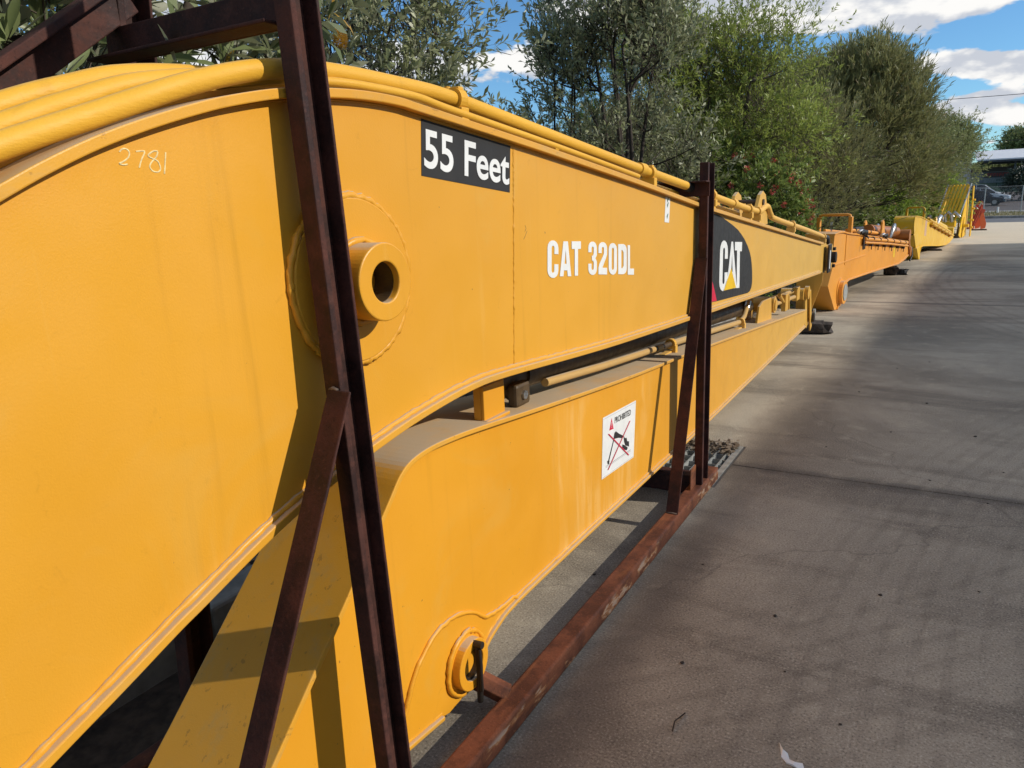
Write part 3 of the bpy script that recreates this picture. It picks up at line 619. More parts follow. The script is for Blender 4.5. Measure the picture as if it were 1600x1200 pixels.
# boss
MB().disc(1.29, 1.452, .186, .0, .014, 56).build('boss_pad', YEL, boom, bevel=.003)
weld([(1.29 + .190 * math.cos(a * math.pi / 64), 1.452 + .190 * math.sin(a * math.pi / 64)) for a in range(129)], .004, .0095, jit=.3)
MB().ring(1.303, 1.450, .088, .046, -.33, .088, 56).build('boss', YEL, boom, bevel=.0035)
MB().ring(1.303, 1.450, .0465, .0445, -.32, .070, 40).build('bushing', BROWND, boom)  # dark inner sleeve; the hole's shade is put into its colour
weld([(1.303 + .094 * math.cos(a * math.pi / 20), 1.450 + .094 * math.sin(a * math.pi / 20)) for a in range(41)], .016, .008)
# head
MB().ring(8.18, 1.00, .135, .05, -.335, .035, 28).build('head_boss', YEL, boom, bevel=.004)
MB().disc(8.18, 1.00, .055, -.345, .085, 20).build('pin', STEELD, boom, bevel=.004)
b = MB(); b.box(.036, .05, 7.93, 8.10, .86, 1.14); b.build('pin_keeper', STEELD, boom, bevel=.02)
b = MB(); b.box(.0505, .052, 7.985, 8.03, .90, 1.08); b.build('sticker', WHITE, boom)
for z in (.90, 1.07): MB().box(.05, .075, 8.14, 8.20, z, z + .03).build('keeper_bolt', STEELD, boom)
b = MB(); q0 = [(-.36, .87), (-.085, .87), (-.10, .70), (-.225, .30), (-.36, .28)]
b.add([(x, 8.56 + (.87 - z) * .12, z) for x, z in q0] + [(x, 8.575 + (.87 - z) * .12, z) for x, z in q0], [(0, 1, 2, 3, 4), (9, 8, 7, 6, 5)] + [(k, 5 + k, 5 + (k + 1) % 5, (k + 1) % 5) for k in range(5)])
b.build('stop_plate', YEL, boom)
# lugs on top
for xa in ((-.03, -.055), (-.20, -.225)):
    for (y0) in (5.22,):
        pl = [(y0, 1.435), (y0 + .05, 1.55), (y0 + .12, 1.63), (y0 + .19, 1.655), (y0 + .27, 1.63), (y0 + .32, 1.55), (y0 + .36, 1.425)]
        MB().prism(pl, xa[0], xa[1]).build('lug', YEL, boom, bevel=.003)
MB().disc(5.40, 1.58, .020, -.235, -.02, 20).build('lug_pin', BROWND, boom)
for yy_ in (4.9, 5.05):
    MB().prism([(yy_ - .12, 1.46), (yy_ - .03, 1.60), (yy_ + .03, 1.615), (yy_ + .06, 1.59), (yy_ + .09, 1.45)], -.20 - (yy_ - 4.9), -.215 - (yy_ - 4.9)).build('lug', YEL, boom, bevel=.003)
# hydraulic pipes
def P(name, pts, x, r, m=YPIPE, n=6, seg=16):
    c = catmull(pts, n); xs = x if callable(x) else (lambda y: x)
    return MB().tube([(xs(p[0]), p[0], p[1]) for p in c], r, seg).build(name, m, boom)
P1 = [(-.9, .78), (-.35, 1.21), (.1, 1.50), (.4, 1.632), (0.606, 1.716), (0.758, 1.773), (0.945, 1.842), (1.113, 1.886), (1.29, 1.903), (1.533, 1.903), (1.709, 1.897), (1.968, 1.870), (2.429, 1.818), (3.104, 1.744), (3.949, 1.655), (4.257, 1.617), (4.967, 1.543), (5.15, 1.527), (5.30, 1.520), (5.42, 1.545), (5.52, 1.545), (5.62, 1.49), (5.8, 1.452), (7.106, 1.315), (7.9, 1.225), (8.12, 1.18)]
P('hydraulic_pipe', P1, lambda y: -.022 - (.0 if y > .9 else .03 * (.9 - y)), .0205)
P('hydraulic_pipe', [(-.9, .76), (-.35, 1.19), (.1, 1.49), (.4, 1.645), (.648, 1.753), (.766, 1.800), (.90, 1.845), (1.1, 1.875), (1.35, 1.882), (1.8, 1.862), (3.1, 1.712), (5.0, 1.51)], -.098, .020)
P('hydraulic_pipe', [(-.9, .80), (-.35, 1.23), (.1, 1.53), (.4, 1.672), (.684, 1.792), (.805, 1.835), (.916, 1.866), (1.1, 1.885), (1.4, 1.885), (1.9, 1.855), (3.1, 1.712), (5.0, 1.51)], -.165, .022)
P('hydraulic_pipe', [(.9, 1.828), (1.1, 1.868), (1.265, 1.880), (1.542, 1.878), (1.719, 1.858), (2.304, 1.795), (2.949, 1.720), (3.02, 1.711)], lambda y: .004 - .09 * max(0, min(1, (1.32 - y) / .35)), .010, seg=10)
P('hydraulic_pipe', [(-.9, .72), (-.35, 1.10), (.1, 1.41), (.55, 1.67), (.9, 1.82), (1.25, 1.876), (1.6, 1.868), (2.3, 1.79), (4.5, 1.535), (7.6, 1.21)], -.26, .016)
def clamp(y, z, s=1.0, x0=-.06, x1=.008):
    b = MB(); b.box(x0, x1, y - .018 * s, y + .018 * s, z - .058, z - .022); b.box(x0 + .012, x1 - .004, y - .03 * s, y + .0 * s, z - .075, z - .058)
    b.tube([(-.022, y - .016 * s, z), (-.022, y + .016 * s, z)], .030, 18, smooth=False)
    b.tube([(-.05, y, z - .02), (-.05, y, z + .036)], .010, 6); b.box(-.032, -.004, y - .012, y + .012, z + .022, z + .032)
    b.build('pipe_clamp', YPIPE, boom, bevel=.003)
for (y, z) in ((1.77, 1.893), (3.22, 1.731), (4.16, 1.629), (4.985, 1.541), (5.22, 1.520), (6.40, 1.390), (7.98, 1.215)): clamp(y, z)
for y, z in ((3.12, 1.745), (4.62, 1.582)): MB().tube([(-.022, y - .03, z), (-.022, y + .03, z - .003)], .0265, 16).build('pipe_coupling', YPIPE, boom)
MB().tube([(-.022, 3.72, 1.678), (-.022, 3.83, 1.667)], .024, 14).build('hose_end', RUBBER, boom)
MB().tube([(-.02, 8.00, 1.21), (.0, 8.06, 1.20), (.0, 8.11, 1.15)], .028, 12).build('hose_end', RUBBER, boom)
b = MB(); b.tube([(.0, 2.285, 1.79), (.0, 2.31, 1.788)], .010, 8); b.build('pipe_end', YPIPE, boom)
# decals
def rectq(q, u0, u1, w0, w1):
    bl, br, tr, tl = q
    f = lambda u, w: tuple(bl[k] * (1 - u) * (1 - w) + br[k] * u * (1 - w) + tr[k] * u * w + tl[k] * (1 - u) * w for k in (0, 1))
    return [f(u0, w0), f(u1, w0), f(u1, w1), f(u0, w1)]
Q55 = [(1.568, 1.690), (1.995, 1.648), (2.008, 1.783), (1.581, 1.828)]
d55 = loops_mesh('length_decal', [Q55], .0004, BLACK, boom, .0008); d55['label'] = 'black decal reading 55 Feet in white'
q = rectq(Q55, .022, .985, .15, .84)
t5 = text_mesh('lettering', '55 Feet', .0022, (q[0], q[1], q[3]), WHITE, d55, bold=.017, space=1.0)
nm = [((2.218, 1.369), (2.296, 1.361), (2.303, 1.488), (2.225, 1.494)), ((2.307, 1.366), (2.395, 1.358), (2.401, 1.480), (2.313, 1.485)), ((2.399, 1.359), (2.473, 1.353), (2.477, 1.476), (2.404, 1.480)), ((2.536, 1.349), (2.611, 1.342), (2.614, 1.467), (2.54, 1.472)), ((2.626, 1.343), (2.706, 1.335), (2.708, 1.46), (2.629, 1.465)), ((2.722, 1.333), (2.802, 1.325), (2.804, 1.451), (2.724, 1.456)), ((2.816, 1.326), (2.905, 1.318), (2.905, 1.441), (2.817, 1.446)), ((2.916, 1.315), (2.984, 1.308), (2.984, 1.432), (2.916, 1.436))]
for ch, qd in zip('CAT320DL', nm): glyph_obj('letter', ch, qd, .0005, WHITE, boom)
KB = [(4.03, 1.055), (4.03, 1.54), (4.09, 1.545), (4.15, 1.537), (4.26, 1.517), (4.379, 1.491), (4.52, 1.459), (4.649, 1.425), (4.74, 1.392), (4.819, 1.358), (4.90, 1.314), (4.964, 1.269), (5.0, 1.232), (5.025, 1.192), (5.045, 1.14), (5.054, 1.092), (5.055, 1.06), (5.039, 1.030), (5.0, 1.012), (4.944, 1.006), (4.234, 1.040)]
bd = loops_mesh('badge_decal', [KB], .0004, BLACK, boom, .0008); bd['label'] = 'black half-dome decal with white letters over a yellow triangle'
for ch, qd in zip('CAT', [((4.272, 1.089), (4.452, 1.078), (4.430, 1.372), (4.272, 1.382)), ((4.425, 1.086), (4.66, 1.071), (4.570, 1.358), (4.478, 1.362)), ((4.59, 1.074), (4.755, 1.062), (4.755, 1.345), (4.588, 1.355))]):
    if ch == 'T':
        bl, br, tr, tl = qd; f = lambda u, w: tuple(bl[k] * (1 - u) * (1 - w) + br[k] * u * (1 - w) + tr[k] * u * w + tl[k] * (1 - u) * w for k in (0, 1))
        loops_mesh('letter', [[f(.42, 0), f(.32, .82), f(0, .82), f(0, 1), f(1, 1), f(1, .80), f(.72, .80), f(.82, 0)]], .0016, WHITE, bd)
    else: glyph_obj('letter', ch, qd, .0016 if ch == 'C' else .0019, WHITE, bd)
loops_mesh('triangle_border', [[(4.352, 1.080), (4.658, 1.066), (4.517, 1.216)]], .0024, BLACK, bd, .0004)
loops_mesh('triangle', [[(4.372, 1.086), (4.642, 1.074), (4.517, 1.203)]], .0030, DYEL, bd, .0006)
loops_mesh('red_stripe', [[(4.03, 1.056), (4.234, 1.043), (4.184, 1.109), (4.128, 1.174), (4.03, 1.28)]], .0016, DRED, bd, .0006)
ws = loops_mesh('inspection_sticker', [[(3.368, 1.634), (3.429, 1.631), (3.416, 1.509), (3.355, 1.514)]], .0004, WHITE, boom, .0008)
for (y, z) in ((3.395, 1.612), (3.395, 1.590), (3.392, 1.54)): loops_mesh('pen_mark', [[(y - .010, z), (y + .006, z + .012), (y + .010, z + .010), (y - .004, z - .012)]], .0016, plain('green_ink', (.03, .14, .09), .5), ws, .0004)
for pts in ([(0.774, 1.714), (0.780, 1.719), (0.787, 1.719), (0.791, 1.714), (0.788, 1.706), (0.778, 1.699), (0.771, 1.696), (0.777, 1.694), (0.785, 1.695)], [(0.803, 1.716), (0.811, 1.717), (0.819, 1.716), (0.811, 1.703), (0.805, 1.69)],
            [(0.843, 1.718), (0.835, 1.718), (0.824, 1.71), (0.834, 1.705), (0.841, 1.701), (0.844, 1.69), (0.839, 1.684), (0.829, 1.685), (0.824, 1.692), (0.829, 1.7), (0.839, 1.709), (0.843, 1.717)], [(0.858, 1.717), (0.855, 1.703), (0.85, 1.681)]):
    MB().tube([(-.0006, p[0], p[1]) for p in catmull(pts, 4)], .0017, 5).build('chalk_number', CHALK, boom)
for pts in ([(2.081, 1.548), (2.088, 1.538), (2.079, 1.528)], [(2.094, 1.53), (2.078, 1.512), (2.07, 1.505)]):
    MB().tube([(-.0004, p[0], p[1]) for p in pts], .0010, 4).build('scratch_mark', STEELD, boom)

# ------------------------------------------------------------------ stick (lower arm)
SX = -1.21
stick = thing('excavator_stick', 'long tapered mustard yellow excavator arm with a white warning sign lying under the boom', 'excavator arm', (SX, 2, 0))
def sp(o): o.matrix_parent_inverse = Matrix.Translation((0, -2, 0)); return o
stp = [(.62, .137), (.909, .405), (1.138, .628), (1.30, .788), (1.385, .875), (1.435, .925), (1.49, .952), (1.58, .963), (1.70, .960), (1.854, .948), (2.434, .893), (3.267, .823), (4.518, .736), (8.30, .443)]
sbp = [(.60, .10), (.75, .118), (1.0, .122), (1.179, .127), (1.402, .108), (1.56, .09), (1.60, .06)]
sbp2 = [(1.735, .09), (1.799, .178), (1.892, .222), (2.021, .242), (2.462, .244), (3.365, .238), (4.566, .232), (8.32, .248)]
ST = stp[:4] + catmull(stp[3:], 4)[1:]
SB2 = catmull(sbp2, 4)
SWT = shift(ST, -.014) + [(8.37, .40)]; SWB = shift(catmull(sbp[:6], 3), .012) + [(1.60, .080), (1.70, .085)] + shift(SB2, .012) + [(8.36, .29)]
swebs = shift(ST, -.014) + [(8.37, .40), (8.36, .30)] + shift(SB2, .012)[::-1] + [(1.70, .085)] + [(1.60, .075)] + shift(catmull(sbp[:6], 3), .012)[::-1]
sp(MB().web(SWT, SWB, -.010, 0, .635, 8.36, 200).build('side_plate', YEL2, stick)); sp(MB().web(SWT, SWB, -.32, -.31, .635, 8.36, 200).build('side_plate', YEL2, stick))
sp(MB().strip(ST, .016, -.325, .019, -1).build('top_flange', YELF, stick, bevel=.003))
sp(MB().strip(SB2, .014, -.325, .018, 1).build('bottom_flange', YELF, stick, bevel=.003))
sp(MB().strip(catmull(sbp[:6], 3), .014, -.325, .018, 1).build('bottom_flange', YELF, stick, bevel=.003))
sp(weld(dense(shift(SB2, .018), .03), .002, .006, par=stick, m=YEL2)); sp(weld(dense(shift(catmull(sbp[:6], 3), .018), .03), .002, .006, par=stick, m=YEL2))
bpts = [(1.409, .250), (1.462, .328), (1.548, .380), (1.60, .389), (1.663, .385), (1.740, .357), (1.80, .315), (1.839, .288), (1.929, .274), (2.013, .270), (2.038, .255)]
cb = catmull(bpts, 4)
sp(MB().prism(cb + [(1.90, .232), (1.80, .185), (1.745, .10), (1.60, .085), (1.50, .112), (1.38, .13), (1.36, .17)], 0, .006).build('boss_plate', YEL2, stick, bevel=.002))
sp(weld(dense([(1.35, .15)] + cb, .012), .004, .0075, par=stick, m=YEL2, jit=.3))
sp(MB().disc(1.695, .207, .100, .006, .014, 40).build('boss_pad', YEL2, stick, bevel=.003))
sp(weld([(1.695 + .100 * math.cos(a * math.pi / 24), .207 + .100 * math.sin(a * math.pi / 24)) for a in range(49)], .012, .008, par=stick, m=YEL2, jit=.4))
sp(MB().ring(1.697, .207, .083, .052, -.335, .042, 44).build('boss', YEL2, stick, bevel=.003))
sp(MB().ring(1.697, .207, .050, .042, -.30, .034, 36).build('bushing', STEELD, stick))
# warning sign
wsn = sp(loops_mesh('warning_sign', [[(2.814, .430), (3.204, .410), (3.235, .686), (2.835, .706)]], .0006, WHITE, stick, .0012)); wsn['label'] = 'white prohibited sign with a crossed-out digger'
def sg(nm_, loops, m, x=.0022): return sp(loops_mesh(nm_, loops, x, m, wsn, .0005))
def sgp(nm_, loops, m, x=.0022):
    o = loops_mesh(nm_, loops, x, m, wsn, .0005); return o
sgp('sign_border', [[(2.822, .434), (3.197, .415), (3.199, .4165), (2.8235, .4355)]], DGREY); sgp('sign_border', [[(2.842, .697), (3.228, .678), (3.228, .6795), (2.842, .6985)]], DGREY)
sgp('warning_triangle', [[(2.930, .680), (2.903, .630), (2.952, .625)]], DRED); sgp('exclamation_mark', [[(2.927, .662), (2.932, .662), (2.930, .643), (2.927, .643)], [(2.927, .639), (2.931, .639), (2.931, .635), (2.927, .635)]], WHITE, .003)
text_mesh('sign_lettering', 'PROHIBITED', .0022, ((2.966, .645), (3.165, .633), (2.967, .673)), BLACK, wsn, bold=.008)
sgp('digger_picture', [[(2.979, .605), (3.017, .583), (3.065, .560), (3.056, .550), (3.011, .565), (2.975, .572), (2.958, .574), (2.950, .577), (2.962, .602)]], BLACK)
sgp('digger_picture', [[(3.071, .558), (3.090, .540), (3.111, .536), (3.118, .517), (3.142, .509), (3.142, .483), (3.119, .493), (3.094, .503), (3.080, .525)]], BLACK)
sgp('digger_picture', [[(3.058, .519), (3.085, .507), (3.09, .503), (3.124, .484), (3.113, .474), (3.090, .483), (3.055, .505)]], BLACK, .0028)
sgp('digger_picture', [[(2.952, .579), (2.960, .577), (2.896, .489), (2.885, .492)]], BLACK, .0028); sgp('digger_picture', [[(2.876, .497), (2.900, .491), (2.894, .477), (2.881, .481)]], BLACK, .0034)
sgp('cross_line', [[(2.886, .618), (2.895, .618), (3.140, .443), (3.131, .442)]], DRED, .004); sgp('cross_line', [[(3.148, .609), (3.155, .607), (2.884, .452), (2.878, .455)]], DRED, .0046)
sgp('ground_line', [[(2.860, .478), (3.162, .463), (3.162, .4595), (2.860, .4745)]], DGREY); sgp('ground_line', [[(2.860, .471), (3.162, .456), (3.162, .4545), (2.860, .4695)]], DGREY, .0028)
for o in list(wsn.children):
    pass
# things on top of the stick
def tz(y): return float(np.interp(y, [p[0] for p in ST], [p[1] for p in ST]))
b = MB(); b.box(-.022, -.010, 1.905, 2.035, tz(1.97) - .012, 1.055); b.box(-.05, -.022, 1.905, 1.917, tz(1.97) - .01, 1.055); b.box(-.022, .004, 1.90, 2.045, tz(1.97) - .004, tz(1.97) + .008)
sp(b.build('spacer_bracket', YEL2, stick, bevel=.003))
cyl0 = (-.125, 2.28, 1.005); 
sp(MB().tube([(-.125, 2.32, 1.000), (-.16, 4.2, .868), (-.17, 6.3, .73)], .058, 24).build('cylinder_tube', BROWND, stick))
sp(MB().tube([(-.122, 2.12, 1.012), (-.125, 2.38, .998)], .048, 20).build('cylinder_end', BROWND, stick, bevel=.004))
b = MB(); b.box(-.075, -.035, 2.16, 2.262, .915, 1.000); sp(b.build('mounting_pad', BROWND, stick, bevel=.012))
b = MB(); b.tube([(-.036, 2.21, .957), (-.026, 2.21, .957)], .017, 6, smooth=False); sp(b.build('bolt_head', STEELB, stick))
b = MB(); b.tube([(-.10, 2.21, .975), (-.07, 2.21, .957)], .035, 12); sp(b.build('pad_arm', BROWND, stick))
def SPp(name, pts, r, m=SPIPE, seg=12): return sp(MB().tube([tuple(p) for p in pts], r, seg).build(name, m, stick))
SPp('hydraulic_pipe', [(-.075, 2.45, tz(2.45) + .052), (-.078, 3.0, tz(3) + .05), (-.08, 3.72, tz(3.72) + .048)], .017)
SPp('hydraulic_pipe', [(-.08, 3.76, tz(3.76) + .046), (-.08, 3.84, tz(3.84) + .046)], .019); SPp('pipe_coupling', [(-.08, 3.71, tz(3.71) + .047), (-.08, 3.77, tz(3.77) + .046)], .0145, STEELD)
SPp('hydraulic_pipe', [(-.08, 4.03, tz(4.03) + .048), (-.085, 5.0, tz(5) + .045), (-.09, 5.75, tz(5.75) + .045)], .019); SPp('pipe_coupling', [(-.08, 3.84, tz(3.84) + .046), (-.08, 4.0, tz(4) + .047)], .016, BROWND)
for y in (4.01, 5.72):
    b = MB(); b.tube([(-.08, y - .016, tz(y) + .047), (-.08, y + .016, tz(y) + .047)], .030, 16, smooth=False); b.box(-.066, -.045, y - .02, y + .02, tz(y) - .012, tz(y) + .04); b.box(-.10, -.066, y - .16, y + .01, tz(y) - .01, tz(y) + .012)
    sp(b.build('pipe_clamp', YPIPE, stick, bevel=.003))
SPp('hydraulic_pipe', [(-.09, 5.75, tz(5.75) + .045), (-.09, 5.87, tz(5.87) + .08), (-.09, 5.98, tz(5.98) + .17)], .019); SPp('hose', [(-.09, 5.98, tz(5.98) + .17), (-.12, 6.05, .79), (-.16, 6.0, .84)], .022, RUBBER)
SPp('hose_fitting', [(-.09, 5.95, tz(5.95) + .135), (-.09, 6.0, tz(6) + .19)], .024, STEELB)
# linkage
b = MB(); b.prism([(6.20, tz(6.2) - .012), (6.27, .735), (6.42, .765), (6.75, .755), (6.80, tz(6.8) - .012)], -.075, -.055); sp(b.build('linkage_bracket', YEL2, stick, bevel=.004))
b = MB(); b.prism([(6.20, tz(6.2) - .012), (6.27, .735), (6.42, .765), (6.75, .755), (6.80, tz(6.8) - .012)], -.235, -.215); sp(b.build('linkage_bracket', YEL2, stick, bevel=.004))
sp(MB().ring(6.86, .675, .072, .03, -.24, -.04, 26).build('linkage_boss', YEL2, stick, bevel=.003))
sp(MB().tube([(-.03, 6.86, .675), (-.06, 6.86, .675)], .05, 20).build('linkage_pin', YEL2, stick))
for zo in (0, .055):
    SPp('linkage_rod', [(-.065 - zo * .4, 6.98, .665 + zo), (-.065 - zo * .4, 8.15, .60 + zo)], .020)
b = MB(); b.tube([(-.045, 7.05, .742), (-.045, 7.28, .645)], .018, 8); b.box(-.06, -.02, 7.26, 7.40, .56, .72); b.tube([(-.02, 7.42, .56), (-.02, 7.40, .70)], .012, 6); sp(b.build('clevis', YEL2, stick, bevel=.004))
b = MB(); b.box(-.09, -.035, 8.0, 8.16, .565, .705); sp(b.build('rod_clamp', YEL2, stick, bevel=.01))
sp(MB().tube([(-.02, 8.34, .60), (-.25, 8.34, .60)], .062, 20).build('link_boss', YEL2, stick, bevel=.004)); sp(MB().tube([(-.02, 8.40, .61), (.02, 8.40, .61)], .07, 20).build('link_boss', YEL2, stick, bevel=.004))
sp(MB().prism([(8.35, .62), (8.46, .62), (8.62, .24), (8.55, .20), (8.42, .26)], -.03, -.008).build('link_arm', YEL2, stick, bevel=.004))
sp(MB().prism([(8.35, .62), (8.46, .62), (8.62, .24), (8.55, .20), (8.42, .26)], -.27, -.25).build('link_arm', YEL2, stick, bevel=.004))
sp(MB().prism([(8.46, .62), (8.53, .63), (8.72, .20), (8.62, .16)], .006, .022).build('link_arm', YEL2, stick, bevel=.004))
sp(MB().tube([(-.28, 8.68, .30), (.05, 8.68, .30)], .05, 18).build('stick_pin', STEELD, stick)); sp(MB().tube([(.028, 8.72, .36), (.05, 8.72, .36)], .035, 14).build('pin_cap', GALV, stick))
sp(MB().prism([(8.36, .42), (8.60, .40), (8.80, .34), (8.80, .20), (8.56, .19), (8.36, .27)], -.29, -.03).build('stick_nose', YEL2, stick, bevel=.006))

# timber under the arm end
def rough_timber(name, label, loc, L_, w, h, rotz, seed, m=WOOD, cat='timber block'):
    rs = random.Random(seed); b = MB(); nx = 14; ring = 10; vs = []
    for i in range(nx + 1):
        x = -L_ / 2 + L_ * i / nx
        for k in range(ring):
            a = 2 * math.pi * k / ring; cy, cz = math.cos(a), math.sin(a); s = 1 / max(abs(cy), abs(cz)) ** .82
            j = 1 + rs.uniform(-.10, .07) * (1.6 if i in (0, nx) else 1); e = .85 if i in (0, nx) else 1
            vs.append((x + rs.uniform(-.02, .02) * (3 if i in (0, nx) else 1), cy * s * w / 2 * j * e, h / 2 + cz * s * h / 2 * (j if cz > 0 else 1) * e))
    b.add(vs, [(i * ring + k, i * ring + (k + 1) % ring, (i + 1) * ring + (k + 1) % ring, (i + 1) * ring + k) for i in range(nx) for k in range(ring)] + [tuple(range(ring)), tuple(range((nx + 1) * ring - 1, nx * ring - 1, -1))])
    o = b.build(name, m); o.location = loc; o.rotation_euler = (0, 0, rotz); return tag(o, label, cat)
rough_timber('timber_block', 'dark split timber baulk propping up the tip of the long yellow arm', (-1.47, 9.42, .0), .75, .26, .15, R(8), 4)
rough_timber('timber_block', 'short timber chock under the rear of the orange boom', (-.86, 16.9, 0), .20, .2, .19, R(-4), 8)
rough_timber('timber_block', 'black block lying beside the chock under the orange boom', (-.66, 17.0, 0), .17, .16, .12, R(-20), 9, RUBBER, 'rubber block')
rough_timber('timber_block', 'timber bearer on the ground under the bright yellow boom', (-.27, 24.3, 0), .5, .22, .05, R(-7), 10)

# ------------------------------------------------------------------ orange boom
def hoop(par, y, x0, x1, z0, z1, m, lean=0):
    b = MB()
    for x in (x0, x1): b.box(x - .025, x + .025, y - .04, y + .05, z0, z1 - .03)
    b.tube([(x0, y, z1 - .05), (x0 + .015, y, z1 - .01), (x0 + .05, y, z1), (x1 - .05, y, z1), (x1 - .015, y, z1 - .01), (x1, y, z1 - .05)], .022, 8)
    return b.build('guard_hoop', m, par, bevel=.006)
ob = thing('excavator_boom', 'dull orange excavator boom with grouped pipes along its side lying beyond the yellow one', 'excavator boom', (-1.25, 11.54, 0), -R(6.5), 'excavator parts lined up along the garden')
boom['group'] = 'excavator parts lined up along the garden'; stick['group'] = 'excavator parts lined up along the garden'
ot = [(-.43, 1.10), (-.2, 1.115), (.1, 1.11), (.48, 1.07), (1.6, .985), (5.78, .65)]
obt = [(0, .0), (.16, .14), (.35, .28), (.46, .345), (.62, .365), (2.31, .335), (4.74, .275), (5.4, .31), (5.92, .38)]
web = ot + [(6.03, .56), (6.05, .47)] + obt[::-1] + [(-.16, .02), (-.62, .40), (-.40, .66), (-.45, .9)]
WO = .36
MB().prism(web, -.012, 0).build('side_plate', ORG, ob); MB().prism(web, -WO, -WO + .012).build('side_plate', ORG, ob)
MB().strip(catmull(ot, 3), .022, -WO - .02, .02, -1).build('top_flange', ORG, ob, bevel=.004); MB().strip(obt, .02, -WO - .02, .02, 1).build('bottom_flange', ORG, ob, bevel=.004)
MB().strip([(-.43, 1.10), (-.455, .9), (-.41, .66), (-.63, .40), (-.165, .01)], .02, -WO - .01, .012, 1).build('end_plate', ORG, ob, bevel=.004)
MB().ring(.13, .24, .17, .06, -WO - .05, .07, 32).build('boss', ORG, ob, bevel=.006)
MB().disc(.13, .24, .125, .071, .080, 9).build('boss_cover', GALV, ob)
MB().disc(.13, .24, .21, 0, .012, 32).build('boss_pad', ORG, ob, bevel=.003)
b = MB(); b.box(.0, .012, -.38, 1.72, .655, .672); b.box(0, .008, .30, .31, .62, 1.05); b.build('seam_rib', ORG, ob)
b = MB(); b.prism([(4.15, .68), (4.32, .665), (4.30, .44), (4.13, .45)], .0005, .002); b.build('decal', DYEL, ob)
hoop(ob, .62, -.47, -.02, 1.05, 1.33, ORG)
def zt(s): return float(np.interp(s, [-.43, .48, 5.78], [1.11, 1.07, .65]))
for (x, dz, s0, s1) in ((.045, -.045, 1.35, 5.3), (.045, -.10, 1.35, 5.4), (-.08, .075, .9, 3.7), (-.15, .075, 1.0, 3.7), (-.28, .06, .2, 5.0)):
    for seg_a, seg_b in ((s0, s1),):
        MB().tube([(x, seg_a, zt(seg_a) + dz - .02), (x, (seg_a + seg_b) / 2, zt((seg_a + seg_b) / 2) + dz), (x, seg_b, zt(seg_b) + dz)], .027 if dz < 0 and dz > -.08 or dz > .07 else .020, 12).build('hydraulic_pipe', ORG, ob)
for s in (1.45, 1.95, 2.5, 3.1, 3.75, 4.4, 5.0):
    b = MB(); b.tube([(.045, s - .02, zt(s) - .045), (.045, s + .02, zt(s) - .045)], .034, 12); b.box(.0, .05, s - .025, s + .025, zt(s) - .16, zt(s) - .08)
    b.box(.028, .04, s - .01, s + .01, zt(s) - .22, zt(s) - .16); b.build('pipe_clamp', STEELD, ob)
for s in (1.2, 1.7, 2.3, 2.95):
    MB().tube([(-.08, s - .02, zt(s) + .072), (-.08, s + .02, zt(s) + .072)], .034, 12).build('pipe_clamp', STEELD, ob)
for s in (1.1, 1.25, 2.9):
    MB().tube([(.03, s, zt(s) + .02), (.06, s + .12, zt(s) + .04), (.02, s + .3, zt(s) - .02)], .026, 8).build('hose', RUBBER, ob)
    MB().tube([(.0, s + .0, zt(s) + .03), (.02, s + .08, zt(s) + .05)], .03, 8).build('hose_fitting', STEELB, ob)
MB().tube([(.04, 1.30, .98), (.045, 1.29, .88), (.05, 1.26, .78)], .014, 6).build('hose', RUBBER, ob)
MB().tube([(-.22, 2.9, zt(2.9) + .13), (-.22, 5.5, zt(5.5) + .19)], .095, 24).build('cylinder_tube', ORGD, ob)
MB().tube([(-.22, 1.6, zt(1.6) + .09), (-.22, 2.4, zt(2.4) + .14)], .035, 16).build('cylinder_rod', STEELD, ob)
MB().tube([(-.34, 5.75, .78), (.02, 5.75, .78)], .11, 24).build('cylinder_eye', ORGD, ob, bevel=.01)
MB().tube([(-.30, 5.9, .44), (.04, 5.9, .44)], .10, 24).build('head_boss', ORGD, ob, bevel=.01)
for x in (-.33, -.05):
    MB().prism([(3.0, zt(3)), (3.05, zt(3) + .26), (3.12, zt(3) + .30), (3.2, zt(3) + .26), (3.35, zt(3.35))], x, x + .03).build('lug', ORG, ob, bevel=.004)
    MB().tube([(x + .04, 3.75, zt(3.75) + .02), (x + .07, 3.8, zt(3.8) + .18), (x + .06, 3.95, zt(3.9) + .25), (x + .05, 4.15, zt(4.1) + .16)], [.03, .035, .035, .03], 10).build('hose_elbow', STEELB, ob)
MB().prism([(5.6, .70), (5.72, .70), (5.98, .40), (5.90, .34)], .005, .03).build('link_arm', ORGD, ob, bevel=.004)
MB().tube([(-.1, 5.95, .62), (.03, 6.02, .5), (.05, 6.0, .35), (.03, 5.9, .25)], .018, 8).build('hose', RUBBER, ob)

# ------------------------------------------------------------------ bright yellow boom
yb = thing('excavator_boom', 'bright yellow excavator boom with a rounded end and guard hoop, third in the row', 'excavator boom', (-.5, 21.1, 0), -R(6.5), 'excavator parts lined up along the garden')
yt = [(-.86, 1.085), (.03, 1.035), (1.6, .86), (7.1, .235)]
ybt = [(.03, .0), (.37, .27), (.7, .275), (2.0, .20), (3.6, .10), (5.25, .03), (6.1, .06), (6.9, .16)]
web = yt + ybt[::-1] + [(-.10, .02), (-.50, .30), (-.90, .62), (-1.0, .85)]
WY = .42
MB().prism(web, -.012, 0).build('side_plate', YBR, yb); MB().prism(web, -WY, -WY + .012).build('side_plate', YBR, yb)
MB().strip(yt, .022, -WY - .015, .015, -1).build('top_flange', YBR, yb, bevel=.004); MB().strip(ybt, .02, -WY - .015, .015, 1).build('bottom_flange', YBR, yb, bevel=.004)
cap = [(-.86, 1.085), (-.97, 1.05), (-1.04, .97), (-1.05, .87), (-1.0, .77), (-.90, .66)]
